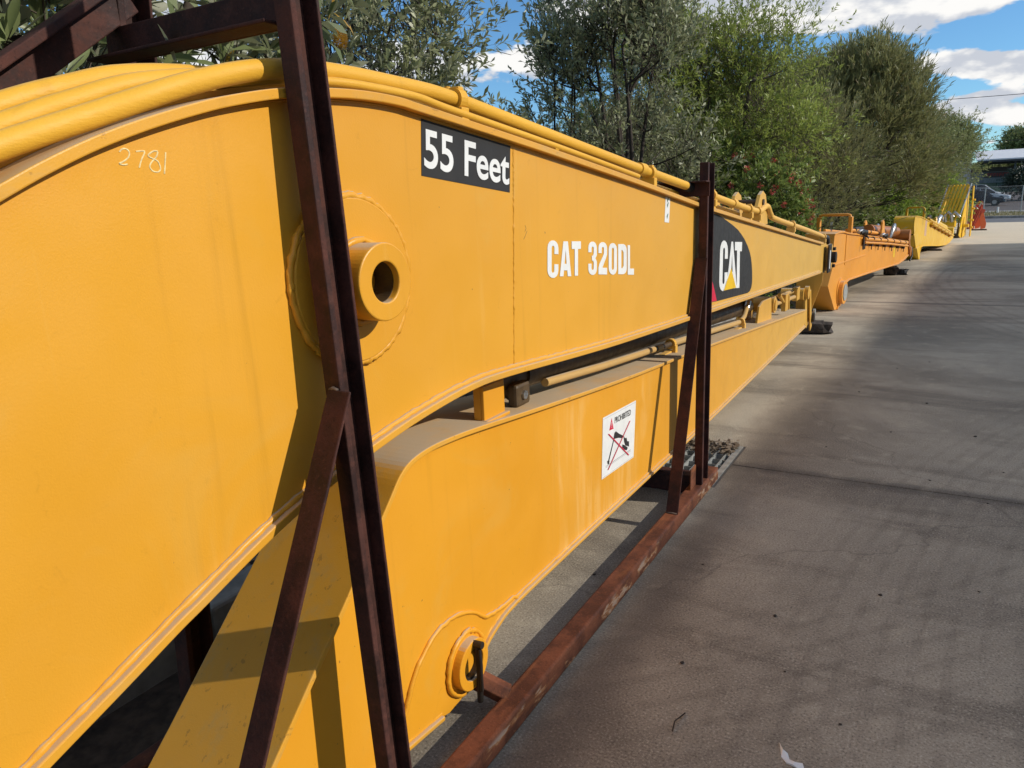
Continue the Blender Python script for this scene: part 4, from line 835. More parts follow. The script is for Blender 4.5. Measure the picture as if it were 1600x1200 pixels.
MB().strip(catmull(cap, 4), .018, -WY - .01, .010, 1).build('end_cap', YBR, yb)
MB().prism(catmull(cap, 4) + [(-.8, .7), (-.8, 1.0)], -.014, -.002).build('end_cheek', YBR, yb)
MB().strip([(-.90, .62), (-.50, .30), (-.10, .01)], .02, -WY - .01, .012, 1).build('end_plate', YBR, yb)
MB().prism([(-.56, .30), (-.10, .0), (.03, .0), (.03, .16), (-.2, .34)], -.05, .04).build('foot', YBR, yb, bevel=.006); MB().prism([(-.56, .30), (-.10, .0), (.03, .0), (.03, .16), (-.2, .34)], -.42, -.34).build('foot', YBR, yb, bevel=.006)
b = MB(); b.prism([(.75, .93), (1.05, .90), (1.02, .52), (.72, .54)], .0005, .002); b.build('decal', plain('faded_decal', (.62, .38, .25), .5), yb)
hoop(yb, .6, -.42, -.03, .97, 1.25, YBR)
def zy(s): return float(np.interp(s, [p[0] for p in yt], [p[1] for p in yt]))
for (x, dz, r) in ((.05, -.06, .035), (-.02, .05, .034), (-.12, .05, .03)):
    MB().tube([(x, 1.5, zy(1.5) + dz), (x, 6.3, zy(6.3) + dz)], r, 12).build('hydraulic_pipe', YBR, yb)
for s in (1.7, 2.5, 3.3, 4.1, 4.9, 5.7):
    b = MB(); b.tube([(.05, s - .03, zy(s) - .06), (.05, s + .03, zy(s) - .06)], .045, 10); b.box(.0, .05, s - .03, s + .03, zy(s) - .14, zy(s) - .06); b.build('pipe_clamp', ORG, yb)
for x in (-.30, -.10): MB().prism([(3.1, zy(3.1)), (3.2, zy(3.1) + .22), (3.35, zy(3.1) + .24), (3.6, zy(3.6))], x, x + .035).build('lug', YBR, yb)
for x in (-.36, -.08): MB().tube([(x, 3.5, zy(3.5) + .02), (x + .02, 3.6, zy(3.6) + .22), (x + .05, 3.75, zy(3.6) + .30), (x + .08, 3.95, zy(3.8) + .18)], [.05, .06, .055, .04], 10).build('hose_elbow', STEELB if x > -.2 else STEELD, yb)
MB().tube([(-.2, 3.7, zy(3.7) + .14), (-.2, 6.2, zy(6.2) + .16)], .11, 20).build('cylinder_tube', YBR, yb)
MB().tube([(-.40, 6.6, .38), (.03, 6.6, .38)], .14, 20).build('head_boss', YBR, yb, bevel=.01)

# ------------------------------------------------------------------ yellow arm standing on end with its rack of pipes
ga = thing('upright_excavator_arm', 'tall yellow excavator arm leaning upright with a row of parallel pipes up its back', 'excavator arm', (.22, 31.0, 0), -R(16), 'excavator parts lined up along the garden')
def slope_bar(x, y0, z0, y1, z1, r, seg=10, x1=None): return MB().tube([(x, y0, z0), (x if x1 is None else x1, y1, z1)], r, seg)
LX = .13
for k in range(6):
    x = -.40 + k * .112
    slope_bar(x, -.10, .72, .45, 1.83, .039, x1=x + LX).build('pipe', YBR, ga)
    MB().tube([(x + .0, -.10, .73), (x - .02, -.16, .60), (x - .05, -.16, .48)], .026, 8).build('pipe_bend', YBR, ga)
for x, m in ((-.47, STEELB), (.26, STEELB)): slope_bar(x, -.12, .70, .46, 1.86, .024, x1=x + LX).build('pipe', m, ga)
for (y, z, dx) in ((-.06, .86, .01), (.20, 1.36, .075), (.43, 1.80, .12)):
    b = MB(); b.box(-.50 + dx, .28 + dx, y - .02, y + .02, z - .03, z + .0); b.build('cross_rail', YBR, ga)
side = [(-.20, .10), (-.05, .62), (.42, 1.78), (.52, 1.74), (.62, .9), (.60, .06), (.0, .0)]
for x in (-.42, .30):
    MB().prism(side, x, x + .03).build('side_plate', YBR, ga, bevel=.004)
b = MB(); b.prism([(-.18, .12), (.0, .02), (.12, .02), (.05, .72), (-.06, .62)], .332, .338); b.build('wear_plate', paint('worn_paint', (.30, .22, .10), (.3, .22, .12)), ga)
MB().prism([(.40, 1.78), (.50, 1.78), (.62, .9), (.66, .05), (.56, .02), (.52, .9)], .45, .48).build('edge_plate', YBR, ga); ga.children[-1].location.x = -.10
MB().prism([(.06, .02), (.16, .02), (.20, .30), (.13, .72)], .345, .365).build('gusset', YBR, ga)
b = MB(); b.box(-.40, .31, -.16, .5, .02, .14); b.build('foot_block', BROWND, ga, bevel=.01)
MB().tube([(-.35, -.25, .50), (.2, -.25, .50)], .11, 18).build('boss', YBR, ga, bevel=.01); MB().tube([(.34, .2, .42), (.5, .2, .42)], .06, 14).build('boss', YBR, ga, bevel=.01)
for x in (-.1, .1): MB().tube([(x, -.30, .56), (x - .03, -.34, .80), (x + .05, -.3, .92), (x + .2, -.2, .74)], .045, 10).build('hose_elbow', STEELB, ga)
for z in (.35, .6, 1.0, 1.3): MB().tube([(.49, .56, z), (.54, .56, z)], .035, 10).build('bolt', YBR, ga)

# ------------------------------------------------------------------ red linkage and bucket
rd = thing('red_excavator_arms', 'faded red excavator arms leaning in a slanting heap at the far end of the row', 'excavator arm', (.93, 38, 0), -R(78), 'excavator parts lined up along the garden')
for x in (-.02, -.42): MB().prism([(.02, -.0), (.16, .0), (.46, .78), (.45, 1.13), (.39, 1.19), (.28, .97), (.12, .45)], x, x + .05).build('side_plate', RED, rd, bevel=.006)
MB().prism([(.0, .22), (.03, .80), (.12, 1.00), (.22, .98), (.27, .70), (.14, .15)], -.36, -.08).build('arm_housing', RED, rd, bevel=.02)
for (y, z) in ((.02, .0), (.10, -.02), (.17, .0)): MB().tube([(.05, y, .22 + z), (.05, y + .22, .93 + z)], .028, 10).build('cylinder_tube', RED, rd)
MB().tube([(.08, .06, .80), (.10, .14, .98), (.08, .24, .86)], .022, 8).build('hose', STEELB, rd); MB().tube([(.08, .30, .95), (.10, .36, 1.12), (.08, .40, 1.02)], .020, 8).build('hose', STEELB, rd)
MB().tube([(-.45, .46, .76), (.06, .46, .76)], .085, 18).build('boss', RED, rd, bevel=.01); MB().tube([(-.45, .10, .06), (.06, .10, .06)], .07, 18).build('boss', RED, rd, bevel=.01)
bk = thing('excavator_bucket', 'small orange-red excavator bucket standing beside the faded red arms', 'excavator bucket', (1.16, 38.0, 0), -R(70), 'excavator parts lined up along the garden')
for x in (.0, -.55): MB().prism([(.22, .0), (.40, .03), (.42, .22), (.28, .66), (.20, .72), (.14, .5)], x, x + .035).build('side_plate', REDO, bk, bevel=.004)
MB().strip([(-.12, .01), (.0, .30), (.14, .66), (.20, .73), (.30, .66)], .02, -.52, .0, 1).build('shell', REDO, bk)
MB().prism([(-.12, .01), (.0, .30), (.14, .66), (.18, .0)], -.54, -.52).build('back_plate', REDO, bk)
tag(MB().box(.95, 1.55, 36.7, 36.85, .0, .05).build('steel_bar', STEELD), 'dark flat steel bar on the ground in front of the red arms', 'steel bar')

# ------------------------------------------------------------------ foliage
def leaf_cloud(rg, starts, dirs, L_, per, ln, wd, obov=.5, spread=(30, 65), sfrac=.25):
    n = len(starts); t = rg.uniform(sfrac, 1, (n, per)); p = starts[:, None] + dirs[:, None] * (L_[:, None] * t)[..., None]
    p = p.reshape(-1, 3); d = np.repeat(dirs, per, 0); m = len(p)
    rnd = rg.normal(size=(m, 3)); perp = rnd - d * (rnd * d).sum(1, keepdims=True); perp /= np.linalg.norm(perp, axis=1, keepdims=True) + 1e-9
    a = np.radians(rg.uniform(*spread, m))[:, None]; ld = d * np.cos(a) + perp * np.sin(a)
    nn_ = rg.normal(size=(m, 3)) * .6 + d * .8 + np.array([0, 0, .4]); sd = np.cross(ld, nn_); sd /= np.linalg.norm(sd, axis=1, keepdims=True) + 1e-9
    l = (ln * rg.uniform(.65, 1.2, m))[:, None]; w = (wd * rg.uniform(.75, 1.2, m))[:, None] * .5
    up_ = np.cross(sd, ld); c = rg.uniform(.02, .16, m)[:, None] * l
    return p, ld, sd, up_, l, w, c, obov
def leaf_quads(pk):
    p, ld, sd, up_, l, w, c, ob = pk
    return np.stack([p, p + ld * l * ob + sd * w + up_ * c, p + ld * l, p + ld * l * ob - sd * w + up_ * c * .6], 1).reshape(-1, 3)
def tubes_np(segs, radii, k=4):
    """segs: list of (pts array); returns verts, quads"""
    V = []; Q = []; o = 0
    for pts, rs in zip(segs, radii):
        n = len(pts); t = np.gradient(pts, axis=0); t /= np.linalg.norm(t, axis=1, keepdims=True) + 1e-9
        ref = np.where(np.abs(t[:, 2:3]) < .9, np.array([[0, 0, 1.]]), np.array([[1., 0, 0]])); u = np.cross(t, ref); u /= np.linalg.norm(u, axis=1, keepdims=True) + 1e-9; v = np.cross(t, u)
        a = np.arange(k) * 2 * np.pi / k
        ring = pts[:, None] + (u[:, None] * np.cos(a)[None, :, None] + v[:, None] * np.sin(a)[None, :, None]) * np.asarray(rs)[:, None, None]
        V.append(ring.reshape(-1, 3)); i = np.arange(n - 1)[:, None] * k + np.arange(k)[None]; j = np.arange(n - 1)[:, None] * k + (np.arange(k)[None] + 1) % k
        Q.append(np.stack([i, j, j + k, i + k], -1).reshape(-1, 4) + o); o += n * k
    return np.concatenate(V), np.concatenate(Q)
def tree(name, label, cat, base, cen, rad, mleaf, mbark, clumps, twigs, per, ln, wd, tl, seed, up=.35, tr=.05, stems=1, csize=.34, obov=.5, group=None, crownkind=None, twig_r=.003, fill=.45, spread=(30, 65), nleaf=0):
    rg = np.random.default_rng(seed); base = np.array(base, float); cen = np.array(cen, float); rad = np.array(rad, float)
    t = thing(name, label, cat, tuple(base), 0, group)
    u = rg.normal(size=(clumps, 3)); u /= np.linalg.norm(u, axis=1, keepdims=True); u[:, 2] = np.where(u[:, 2] < -.6, -u[:, 2], u[:, 2])
    cc = cen + u * rad * (rg.uniform(fill ** 3, 1, clumps) ** (1 / 3))[:, None]
    cs = csize * rg.uniform(.6, 1.25, clumps)
    which = rg.integers(0, clumps, twigs)
    off = rg.normal(size=(twigs, 3)) * .55
    st = cc[which] + off * (cs[which][:, None] * rad.mean())
    dr = (st - cen) / rad; dr = dr / (np.linalg.norm(dr, axis=1, keepdims=True) + 1e-6) * .6 + off / 1.2 + np.array([0, 0, up * 1.6]) + rg.normal(size=(twigs, 3)) * .25
    dr /= np.linalg.norm(dr, axis=1, keepdims=True)
    st[:, 2] = np.maximum(st[:, 2], .15)
    Lt = tl * rg.uniform(.6, 1.4, twigs)
    segs = []; rads = []
    stemtops = []
    for s in range(stems):
        b0 = base + np.array([rg.normal() * .10 * (stems > 1), rg.normal() * .10 * (stems > 1), -.05]); top = cen + np.array([rg.normal() * rad[0] * .3, rg.normal() * rad[1] * .3, rad[2] * (.35 if stems > 1 else .15)])
        mid = (b0 + top) / 2 + rg.normal(size=3) * .08 * np.linalg.norm(top - b0) * np.array([1, 1, .2])
        tt = np.linspace(0, 1, 9)[:, None]; pts = b0 * (1 - tt) ** 2 + 2 * mid * tt * (1 - tt) + top * tt ** 2
        stemtops.append(pts); segs.append(pts); rads.append(np.linspace(tr, tr * .35, 9))
    V, Q = tubes_np(segs, rads, 8)
    tk = np_mesh('trunk', V - base, Q, mbark, t); tk.data.polygons.foreach_set('use_smooth', [True] * len(tk.data.polygons))
    segs = []; rads = []
    allst = np.concatenate(stemtops)
    for k in range(clumps):
        d = np.linalg.norm((allst - cc[k]) * np.array([1, 1, 1.0]) + np.array([0, 0, .25]), axis=1); i0 = int(np.argmin(d + .35 * np.linalg.norm(rad) * (allst[:, 2] > cc[k][2])))
        a = allst[i0]; tt = np.linspace(0, 1, 6)[:, None]; mid = (a + cc[k]) / 2 + np.array([0, 0, -.08 * np.linalg.norm(cc[k] - a)]) + rg.normal(size=3) * .05
        segs.append(a * (1 - tt) ** 2 + 2 * mid * tt * (1 - tt) + cc[k] * tt ** 2); rads.append(np.linspace(tr * .33, twig_r * 1.6, 6))
    V, Q = tubes_np(segs, rads, 5); np_mesh('branches', V - base, Q, mbark, t)
    # twigs: three-sided
    sb = twigs; frac = min(sb, 3500); sel = rg.permutation(sb)[:frac]
    s0 = st[sel] + (cc[which[sel]] - st[sel]) * .55; s1 = st[sel]; s2 = st[sel] + dr[sel] * Lt[sel][:, None]
    a = np.arange(3) * 2.094; V = []; 
    e1 = np.array([1., 0, 0]); e2 = np.array([0, 1., 0]); e3 = np.array([0, 0, 1.])
    rr3 = [twig_r * 1.2, twig_r, twig_r * .35]
    ringv = np.stack([p[:, None] + (e1 * np.cos(a)[:, None] + e2 * np.sin(a)[:, None] + e3 * np.sin(a + 1)[:, None] * .5)[None] * r for p, r in zip((s0, s1, s2), rr3)], 1).reshape(frac, 9, 3)
    q = []
    for r_ in (0, 1):
        for k in range(3): q.append([r_ * 3 + k, r_ * 3 + (k + 1) % 3, r_ * 3 + 3 + (k + 1) % 3, r_ * 3 + 3 + k])
    Q = (np.arange(frac)[:, None, None] * 9 + np.array(q)[None]).reshape(-1, 4)
    tw_ = np_mesh('twigs', ringv.reshape(-1, 3) - base, Q, mbark, t); tw_['kind'] = 'stuff'
    pk = leaf_cloud(rg, st, dr, Lt, per, ln, wd, obov, spread)
    pk = list(pk); pk[0] = pk[0] - base; m = len(pk[0])
    if nleaf:                                         # the leaves that show largest are leaves of their own
        camp = np.array([0, 0, H]) - base; vec = pk[0] - camp; dist = np.linalg.norm(vec, axis=1)
        cl = vec @ np.array(Rm)           # to camera coords
        vis = (cl[:, 2] > .3) & (np.abs(cl[:, 0] / np.maximum(cl[:, 2], .1)) < .69) & (np.abs(cl[:, 1] / np.maximum(cl[:, 2], .1)) < .52)
        order = np.argsort(dist + 1000 * (~vis))[:nleaf]; keep = np.ones(m, bool); keep[order] = False
        big_leaves(t, [x[order] if isinstance(x, np.ndarray) else x for x in pk], mleaf, seed)
        pk = [x[keep] if isinstance(x, np.ndarray) else x for x in pk]; m = int(keep.sum())
    cr = np_mesh('crown', leaf_quads(pk), np.arange(4 * m).reshape(m, 4), mleaf, t)
    if nleaf or crownkind: cr['kind'] = 'stuff'
    return t
def big_leaves(t, pk, mleaf, seed):
    p, ld, sd, up_, l, w, c, ob_ = pk; meshes = []
    rs = random.Random(seed)
    for v in range(4):                                # blade along +x, width along y, unit length and unit half-width
        b = MB(); prof = [(0, .05), (.15, .22), (.4, .72), (.62, 1.0), (.82, .85), (.94, .5), (1.0, .08)]; vs = []
        bend = rs.uniform(-.18, .08); cup = rs.uniform(.15, .45)
        for (x, wdt) in prof: vs += [(x, wdt, wdt * cup * .12 + bend * x * x), (x, 0, bend * x * x), (x, -wdt, wdt * cup * .12 + bend * x * x)]
        b.add(vs, [(3 * i + a_, 3 * i + a_ + 1, 3 * i + a_ + 4, 3 * i + a_ + 3) for i in range(6) for a_ in (0, 1)], True)
        me = bpy.data.meshes.new('leaf'); me.from_pydata(b.v, [], b.f); me.polygons.foreach_set('use_smooth', b.sm); me.materials.append(mleaf); meshes.append(me)
    for i in range(len(p)):
        o = bpy.data.objects.new('leaf', meshes[i % 4]); C.objects.link(o); o.parent = t
        L_, W_ = float(l[i][0]), float(w[i][0])
        o.matrix_local = Matrix(((ld[i][0] * L_, sd[i][0] * W_, up_[i][0] * L_, p[i][0]), (ld[i][1] * L_, sd[i][1] * W_, up_[i][1] * L_, p[i][1]), (ld[i][2] * L_, sd[i][2] * W_, up_[i][2] * L_, p[i][2]), (0, 0, 0, 1)))

G_T = 'trees and shrubs along the garden bed'
tA = tree('banksia_shrub', 'nearest banksia with big grey-green leaves and a brown seed cone behind the near rack post', 'banksia', (-3.5, 1.9, .05), (-3.4, 1.75, 2.3), (1.05, 1.15, 1.3), L_BANK, BARK, 34, 900, 12, .135, .040, .30, 11, up=.3, tr=.06, stems=3, obov=.66, nleaf=300, group=G_T, twig_r=.005, spread=(35, 75))
tree('banksia_shrub', 'banksia at the left edge of the photo behind the boom foot', 'banksia', (-3.6, .3, .05), (-3.4, .5, 2.1), (1.15, 1.4, 1.3), L_BANK, BARK, 26, 800, 12, .135, .040, .30, 12, up=.3, tr=.06, stems=3, obov=.66, nleaf=60, group=G_T, twig_r=.005, spread=(35, 75))
tB = tree('banksia_shrub', 'grey-green banksia with a yellow flower spike just right of the near rack post', 'banksia', (-4.75, 5.3, .05), (-4.75, 5.3, 2.75), (1.05, 1.1, 1.35), L_OLIVE, BARKD, 34, 1250, 12, .095, .027, .28, 13, up=.45, tr=.05, stems=3, obov=.6, nleaf=150, group=G_T, twig_r=.004)
tC = tree('banksia_tree', 'sparse upright grey-green tree with bare dark stems left of the light green tree', 'banksia', (-3.5, 9.0, .05), (-3.5, 9.0, 2.7), (1.05, 1.1, 1.9), L_OLIVE, BARKD, 34, 1500, 11, .085, .027, .30, 14, up=.7, tr=.045, stems=6, obov=.6, csize=.22, group=G_T, twig_r=.004)
tree('banksia_tree', 'thin leaning banksia stems with few leaf tufts against the blue sky', 'banksia', (-4.4, 8.9, .05), (-4.25, 8.9, 2.75), (.55, .6, 1.25), L_OLIVE, BARKD, 12, 210, 15, .090, .028, .34, 54, up=.8, tr=.03, stems=3, obov=.6, csize=.20, group=G_T, twig_r=.005)
tree('banksia_shrub', 'low leaning banksia bush against the clouds above the 55 feet decal', 'banksia', (-4.9, 7.6, .05), (-4.7, 7.6, 1.45), (1.1, 1.2, .8), L_OLIVE, BARKD, 26, 900, 11, .090, .026, .30, 15, up=.5, tr=.04, stems=3, obov=.6, csize=.26, group=G_T, twig_r=.004)
tree('wattle_tree', 'light yellow-green leafy tree left of the big dark needle-leaved tree', 'wattle', (-3.3, 13.2, .05), (-3.35, 13.2, 2.75), (1.55, 1.6, 1.85), L_LIGHT, BARK, 60, 3600, 11, .085, .020, .28, 16, up=.5, tr=.06, stems=3, csize=.26, group=G_T)
tree('wattle_tree', 'pale green tree rising behind the sparse upright tree', 'wattle', (-4.7, 13.0, .05), (-4.55, 12.8, 2.9), (1.35, 1.5, 1.75), L_LIGHT, BARK, 50, 2600, 11, .085, .020, .28, 17, up=.5, tr=.06, stems=3, csize=.26, group=G_T)
tE = tree('grevillea_bush', 'glossy green bush dotted with red flowers beside the far rack post', 'grevillea', (-2.95, 12.0, .05), (-2.85, 12.0, 1.15), (1.05, 1.3, 1.15), L_BUSH, BARKD, 50, 2600, 11, .092, .034, .20, 18, up=.4, tr=.03, stems=5, csize=.30, group=G_T)
tree('casuarina_tree', 'big dark olive tree with fine drooping needle foliage, tallest in the row', 'grevillea tree', (-2.9, 21.3, .05), (-2.35, 21.5, 2.75), (2.2, 2.2, 2.15), L_FINE, BARKD, 190, 8500, 11, .17, .020, .50, 19, up=.75, tr=.10, stems=5, csize=.115, fill=.6, group=G_T, spread=(12, 38))
tree('casuarina_tree', 'dark needle-leaved shrub filling the gap below the tallest tree', 'grevillea tree', (-3.1, 17.0, .05), (-3.0, 17.0, 1.7), (1.5, 1.7, 1.6), L_FINE, BARKD, 40, 4200, 10, .14, .014, .42, 20, up=.4, tr=.06, stems=4, csize=.28, group=G_T, spread=(12, 35))
tree('gum_tree', 'rounded grey-green tree behind the standing yellow arm', 'tree', (-1.7, 35.0, .05), (-1.5, 35.0, 2.4), (1.9, 2.2, 2.4), L_FAR, BARK, 60, 5200, 9, .11, .03, .4, 21, up=.4, tr=.09, stems=3, csize=.27, group=G_T)
tree('gum_tree', 'furthest grey-green tree in the row whose sprigs touch the power line', 'tree', (-.6, 43.0, .05), (-.45, 43.0, 2.7), (1.55, 2.0, 2.35), L_FAR, BARK, 50, 3600, 9, .13, .04, .4, 22, up=.6, tr=.08, stems=3, csize=.27, group=G_T)
tree('low_shrub', 'bright green low shrub beside the guard hoop of the bright yellow boom', 'shrub', (-1.7, 26.0, .05), (-1.6, 26.0, .95), (.9, 1.6, .95), L_BRIGHT, BARK, 36, 2400, 9, .10, .028, .26, 23, up=.4, tr=.03, stems=4, csize=.3, group=G_T)
tree('low_shrub', 'bright green shrub behind the standing yellow arm and red arms', 'shrub', (-.55, 33.6, .05), (-.45, 34.0, .95), (1.0, 1.4, 1.0), L_BRIGHT, BARK, 36, 2200, 9, .12, .035, .3, 24, up=.4, tr=.03, stems=4, csize=.3, group=G_T)
tree('low_shrub', 'low green shrub behind the guard hoop of the orange boom', 'shrub', (-2.9, 15.0, .05), (-2.8, 15.2, .7), (.6, 1.6, .7), L_BUSH, BARK, 24, 1500, 9, .08, .022, .22, 25, up=.4, tr=.03, stems=4, csize=.3, group=G_T)
for i, (x, y, z, r, m, lb) in enumerate([(-5.6, 8.8, 1.3, 1.3, L_OLIVE, 'dense dark shrub low behind the boom under the sparse upright tree'), (-4.2, 10.9, 1.35, 1.15, L_OLIVE, 'dark shrub between the sparse tree and the red-flowered bush'),
                                       (-5.9, 6.3, 1.1, 1.2, L_BUSH, 'green shrub low behind the near curve of the boom'), (-4.4, 16.0, 2.0, 1.6, L_FINE, 'olive shrub behind the red-flowered bush'), (-3.4, 26.5, 2.2, 1.7, L_FAR, 'dull green tree right behind the tallest tree'), (-2.4, 30.5, 2.0, 1.6, L_FAR, 'dull green tree behind the bright yellow boom'), (-6.4, 4.0, 1.5, 1.4, L_OLIVE, 'dense shrub behind the nearest banksia')]):
    tree('filler_shrub', lb, 'shrub', (x, y, .05), (x, y, z), (r, r, z), m, BARKD, 36, 2300, 9, .085 + y * .002, .024, .26, 40 + i, up=.4, tr=.04, stems=4, csize=.3, group=G_T)
# red flowers, spike, seed cone
rg = np.random.default_rng(77); nfl = 60; u = rg.normal(size=(nfl, 3)); u /= np.linalg.norm(u, axis=1, keepdims=True); u[:, 0] = np.abs(u[:, 0]); u[:, 2] = np.abs(u[:, 2]) * .9
pc = np.array([.1, 0, 1.15]) + u * np.array([1.15, 1.35, 1.2]); Vv = []
for p in pc:
    k = 26; d = rg.normal(size=(k, 3)); d /= np.linalg.norm(d, axis=1, keepdims=True); s = np.cross(d, rg.normal(size=(k, 3))); s /= np.linalg.norm(s, axis=1, keepdims=True)
    Vv.append(np.stack([p + d * .012, p + d * .035 + s * .008, p + d * .06, p + d * .035 - s * .008], 1).reshape(-1, 3))
Vv = np.concatenate(Vv); o = np_mesh('flowers', Vv, np.arange(len(Vv)).reshape(-1, 4), FLOW, tE); o['kind'] = 'stuff'
def spike(par, loc, h, r, m, nm_, seed):
    rg = np.random.default_rng(seed); k = 900; a = rg.uniform(0, 6.283, k); z = rg.uniform(0, h, k); rr_ = r * np.sqrt(np.clip(1 - ((z / h - .45) / .62) ** 2, .05, 1))
    p = np.stack([np.cos(a) * rr_ * .5, np.sin(a) * rr_ * .5, z], 1); d = np.stack([np.cos(a), np.sin(a), np.full(k, .35)], 1); s = np.stack([-np.sin(a), np.cos(a), a * 0], 1)
    V = np.stack([p, p + d * rr_[:, None] * .4 + s * r * .08, p + d * rr_[:, None] * .62, p + d * rr_[:, None] * .4 - s * r * .08], 1).reshape(-1, 3)
    o = np_mesh(nm_, V, np.arange(4 * k).reshape(k, 4), m, par); o.location = loc; return o
def world_at(px_, py_, dist): return Vector((0, 0, H)) + (Rm @ Vector((px_ - 800., py_ - 600., 1150.))).normalized() * dist
for par, q, h, r, m, nm_ in ((tB, (533, 78, 5.0), .12, .045, SPIKE, 'flower_spike'), (tA, (52, 128, 2.35), .10, .055, CONE, 'seed_cone')):
    wp = world_at(*q); spike(par, tuple(wp - Vector(par.location)), h, r, m, nm_, 5)

# ------------------------------------------------------------------ background buildings
WALLG = plain('grey_wall_sheet', (.33, .34, .35), .6, sc=3, var=.12); ROOFW = plain('pale_roof_sheet', (.62, .62, .62), .5, sc=2, var=.08); DK = plain('near_black_grey', (.05, .05, .055), .6)  # DK: near-black grey shared by soffit, columns, windows and small parts
bw = thing('grey_building', 'low grey building glimpsed through the shrubs behind the boom', 'building', (-14, 14, 0), 0)
MB().box(-4, 0, -7, 9, 0, 3.3).build('wall', WALLG, bw); MB().prism([(-7.2, 3.3), (1, 4.2), (9.2, 3.3)], -4.2, .2).build('roof', ROOFW, bw)
for y in (-5, 1, 6): f = MB().box(.0, .03, y, y + 1.4, 1.1, 2.2).build('window', DK, bw)
sl = thing('silo', 'white silo top rising between the light green tree and the tallest tree', 'silo', (-9.3, 58, 0))
MB().tube([(0, 0, 0), (0, 0, 9.7)], .75, 24).build('tank', plain('silo_white', (.62, .62, .60), .5, sc=2, var=.15), sl); MB().tube([(0, 0, 9.7), (.35, 0, 9.9), (.35, 0, 10.9)], [.75, .36, .36], 20).build('neck', WHITE, sl); MB().tube([(.35, 0, 9.86), (.35, 0, 10.0)], .5, 20).build('collar', GALV, sl)
gp = thing('grey_building', 'tall corrugated grey building edge behind the end of the tree row', 'building', (.0, 74, 0))
b = MB(); b.box(-6, 1.55, 0, 10, 0, 5.35); b.build('wall', WALLG, gp)
for k in range(22): MB().box(-5.9 + k * .34, -5.8 + k * .34, -.04, 0, .05, 5.3).build('rib', WALLG, gp)
MB().box(-6.1, 1.68, -.1, 10, 5.35, 5.5).build('parapet', WHITE, gp)
cn = thing('canopy', 'long pale forecourt canopy roof on dark columns across the road', 'canopy', (3.4, 130, 0))
b = MB(); b.prism([(0, 5.80), (0, 5.98), (14, 7.75), (14, 7.55)], -.1, 26.1); b.build('roof', ROOFW, cn)
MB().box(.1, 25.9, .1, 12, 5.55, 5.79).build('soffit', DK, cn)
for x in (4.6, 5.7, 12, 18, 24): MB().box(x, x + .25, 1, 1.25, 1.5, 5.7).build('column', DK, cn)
sh = thing('shop_building', 'low grey shop building with a red lettered sign under the canopy', 'building', (4.2, 141, 2.0))
MB().box(-2, 22, 0, 8, 0, 3.05).build('wall', plain('shop_wall', (.24, .23, .24), .6, sc=2), sh); MB().box(-2.1, 22.1, -.25, 8, 2.45, 3.1).build('fascia', plain('brown_fascia', (.085, .065, .06), .6), sh)
sgn = MB().box(.6, 5.1, -.31, -.25, 1.55, 2.3).build('sign_board', plain('dark_sign', (.11, .09, .09), .6), sh); MB().box(.6, 5.1, -.31, -.25, .75, 1.5).build('sign_board', plain('pale_sign', (.30, .29, .29), .6), sh)
rs = random.Random(5)
x = 1.0
while x < 4.7:
    w = rs.uniform(.22, .36); b = MB(); b.box(x, x + .09, -.34, -.312, 1.68, 2.18); b.box(x + .09, x + w, -.34, -.312, 2.08, 2.18)
    if rs.random() > .4: b.box(x + .09, x + w, -.34, -.312, 1.86, 1.96)
    b.build('sign_letter', plain('sign_red', (.55, .06, .05), .5), sh); x += w + .1
x = 2.3
while x < 4.8:
    b = MB(); b.box(x, x + .06, -.34, -.312, 1.0, 1.28); b.box(x + .06, x + .18, -.34, -.312, 1.22, 1.28); b.box(x + .06, x + .18, -.34, -.312, 1.0, 1.06); b.build('sign_letter', DK, sh); x += .28
for k in range(6): MB().box(-1 + k * 2.2, .6 + k * 2.2, -.03, 0, -.1, .62).build('window', DK, sh)
# chain-link fence
fe = thing('wire_fence', 'galvanised chain-link fence with slender posts beside the road', 'fence', (2.26, 61, .1))
for k in range(-3, 5): MB().tube([(k * 2.12, 0, -.2), (k * 2.12, 0, 1.75)], .032, 10).build('post', GALV, fe)
for z in (.02, 1.72): MB().tube([(-6.4, 0, z), (8.5, 0, z)], .012, 6).build('rail', GALV, fe)
b = MB()
x = -6.36
while x < 8.4:
    for s in (1, -1):
        b.add([(x, .005 * s, .03 if s > 0 else 1.7), (x + .006, .005 * s, .03 if s > 0 else 1.7), (x + 1.676, .005 * s, 1.7 if s > 0 else .03), (x + 1.67, .005 * s, 1.7 if s > 0 else .03)], [(0, 1, 2, 3)])
    x += .11
b.build('wire_mesh', GALV, fe)['kind'] = 'stuff'
mk = MB(); mk.tube([(3.05, 60.2, .1), (3.05, 60.2, .5)], .05, 8); tag(mk.build('marker_stub', WHITE), 'short white marker stub on the verge by the fence', 'marker')
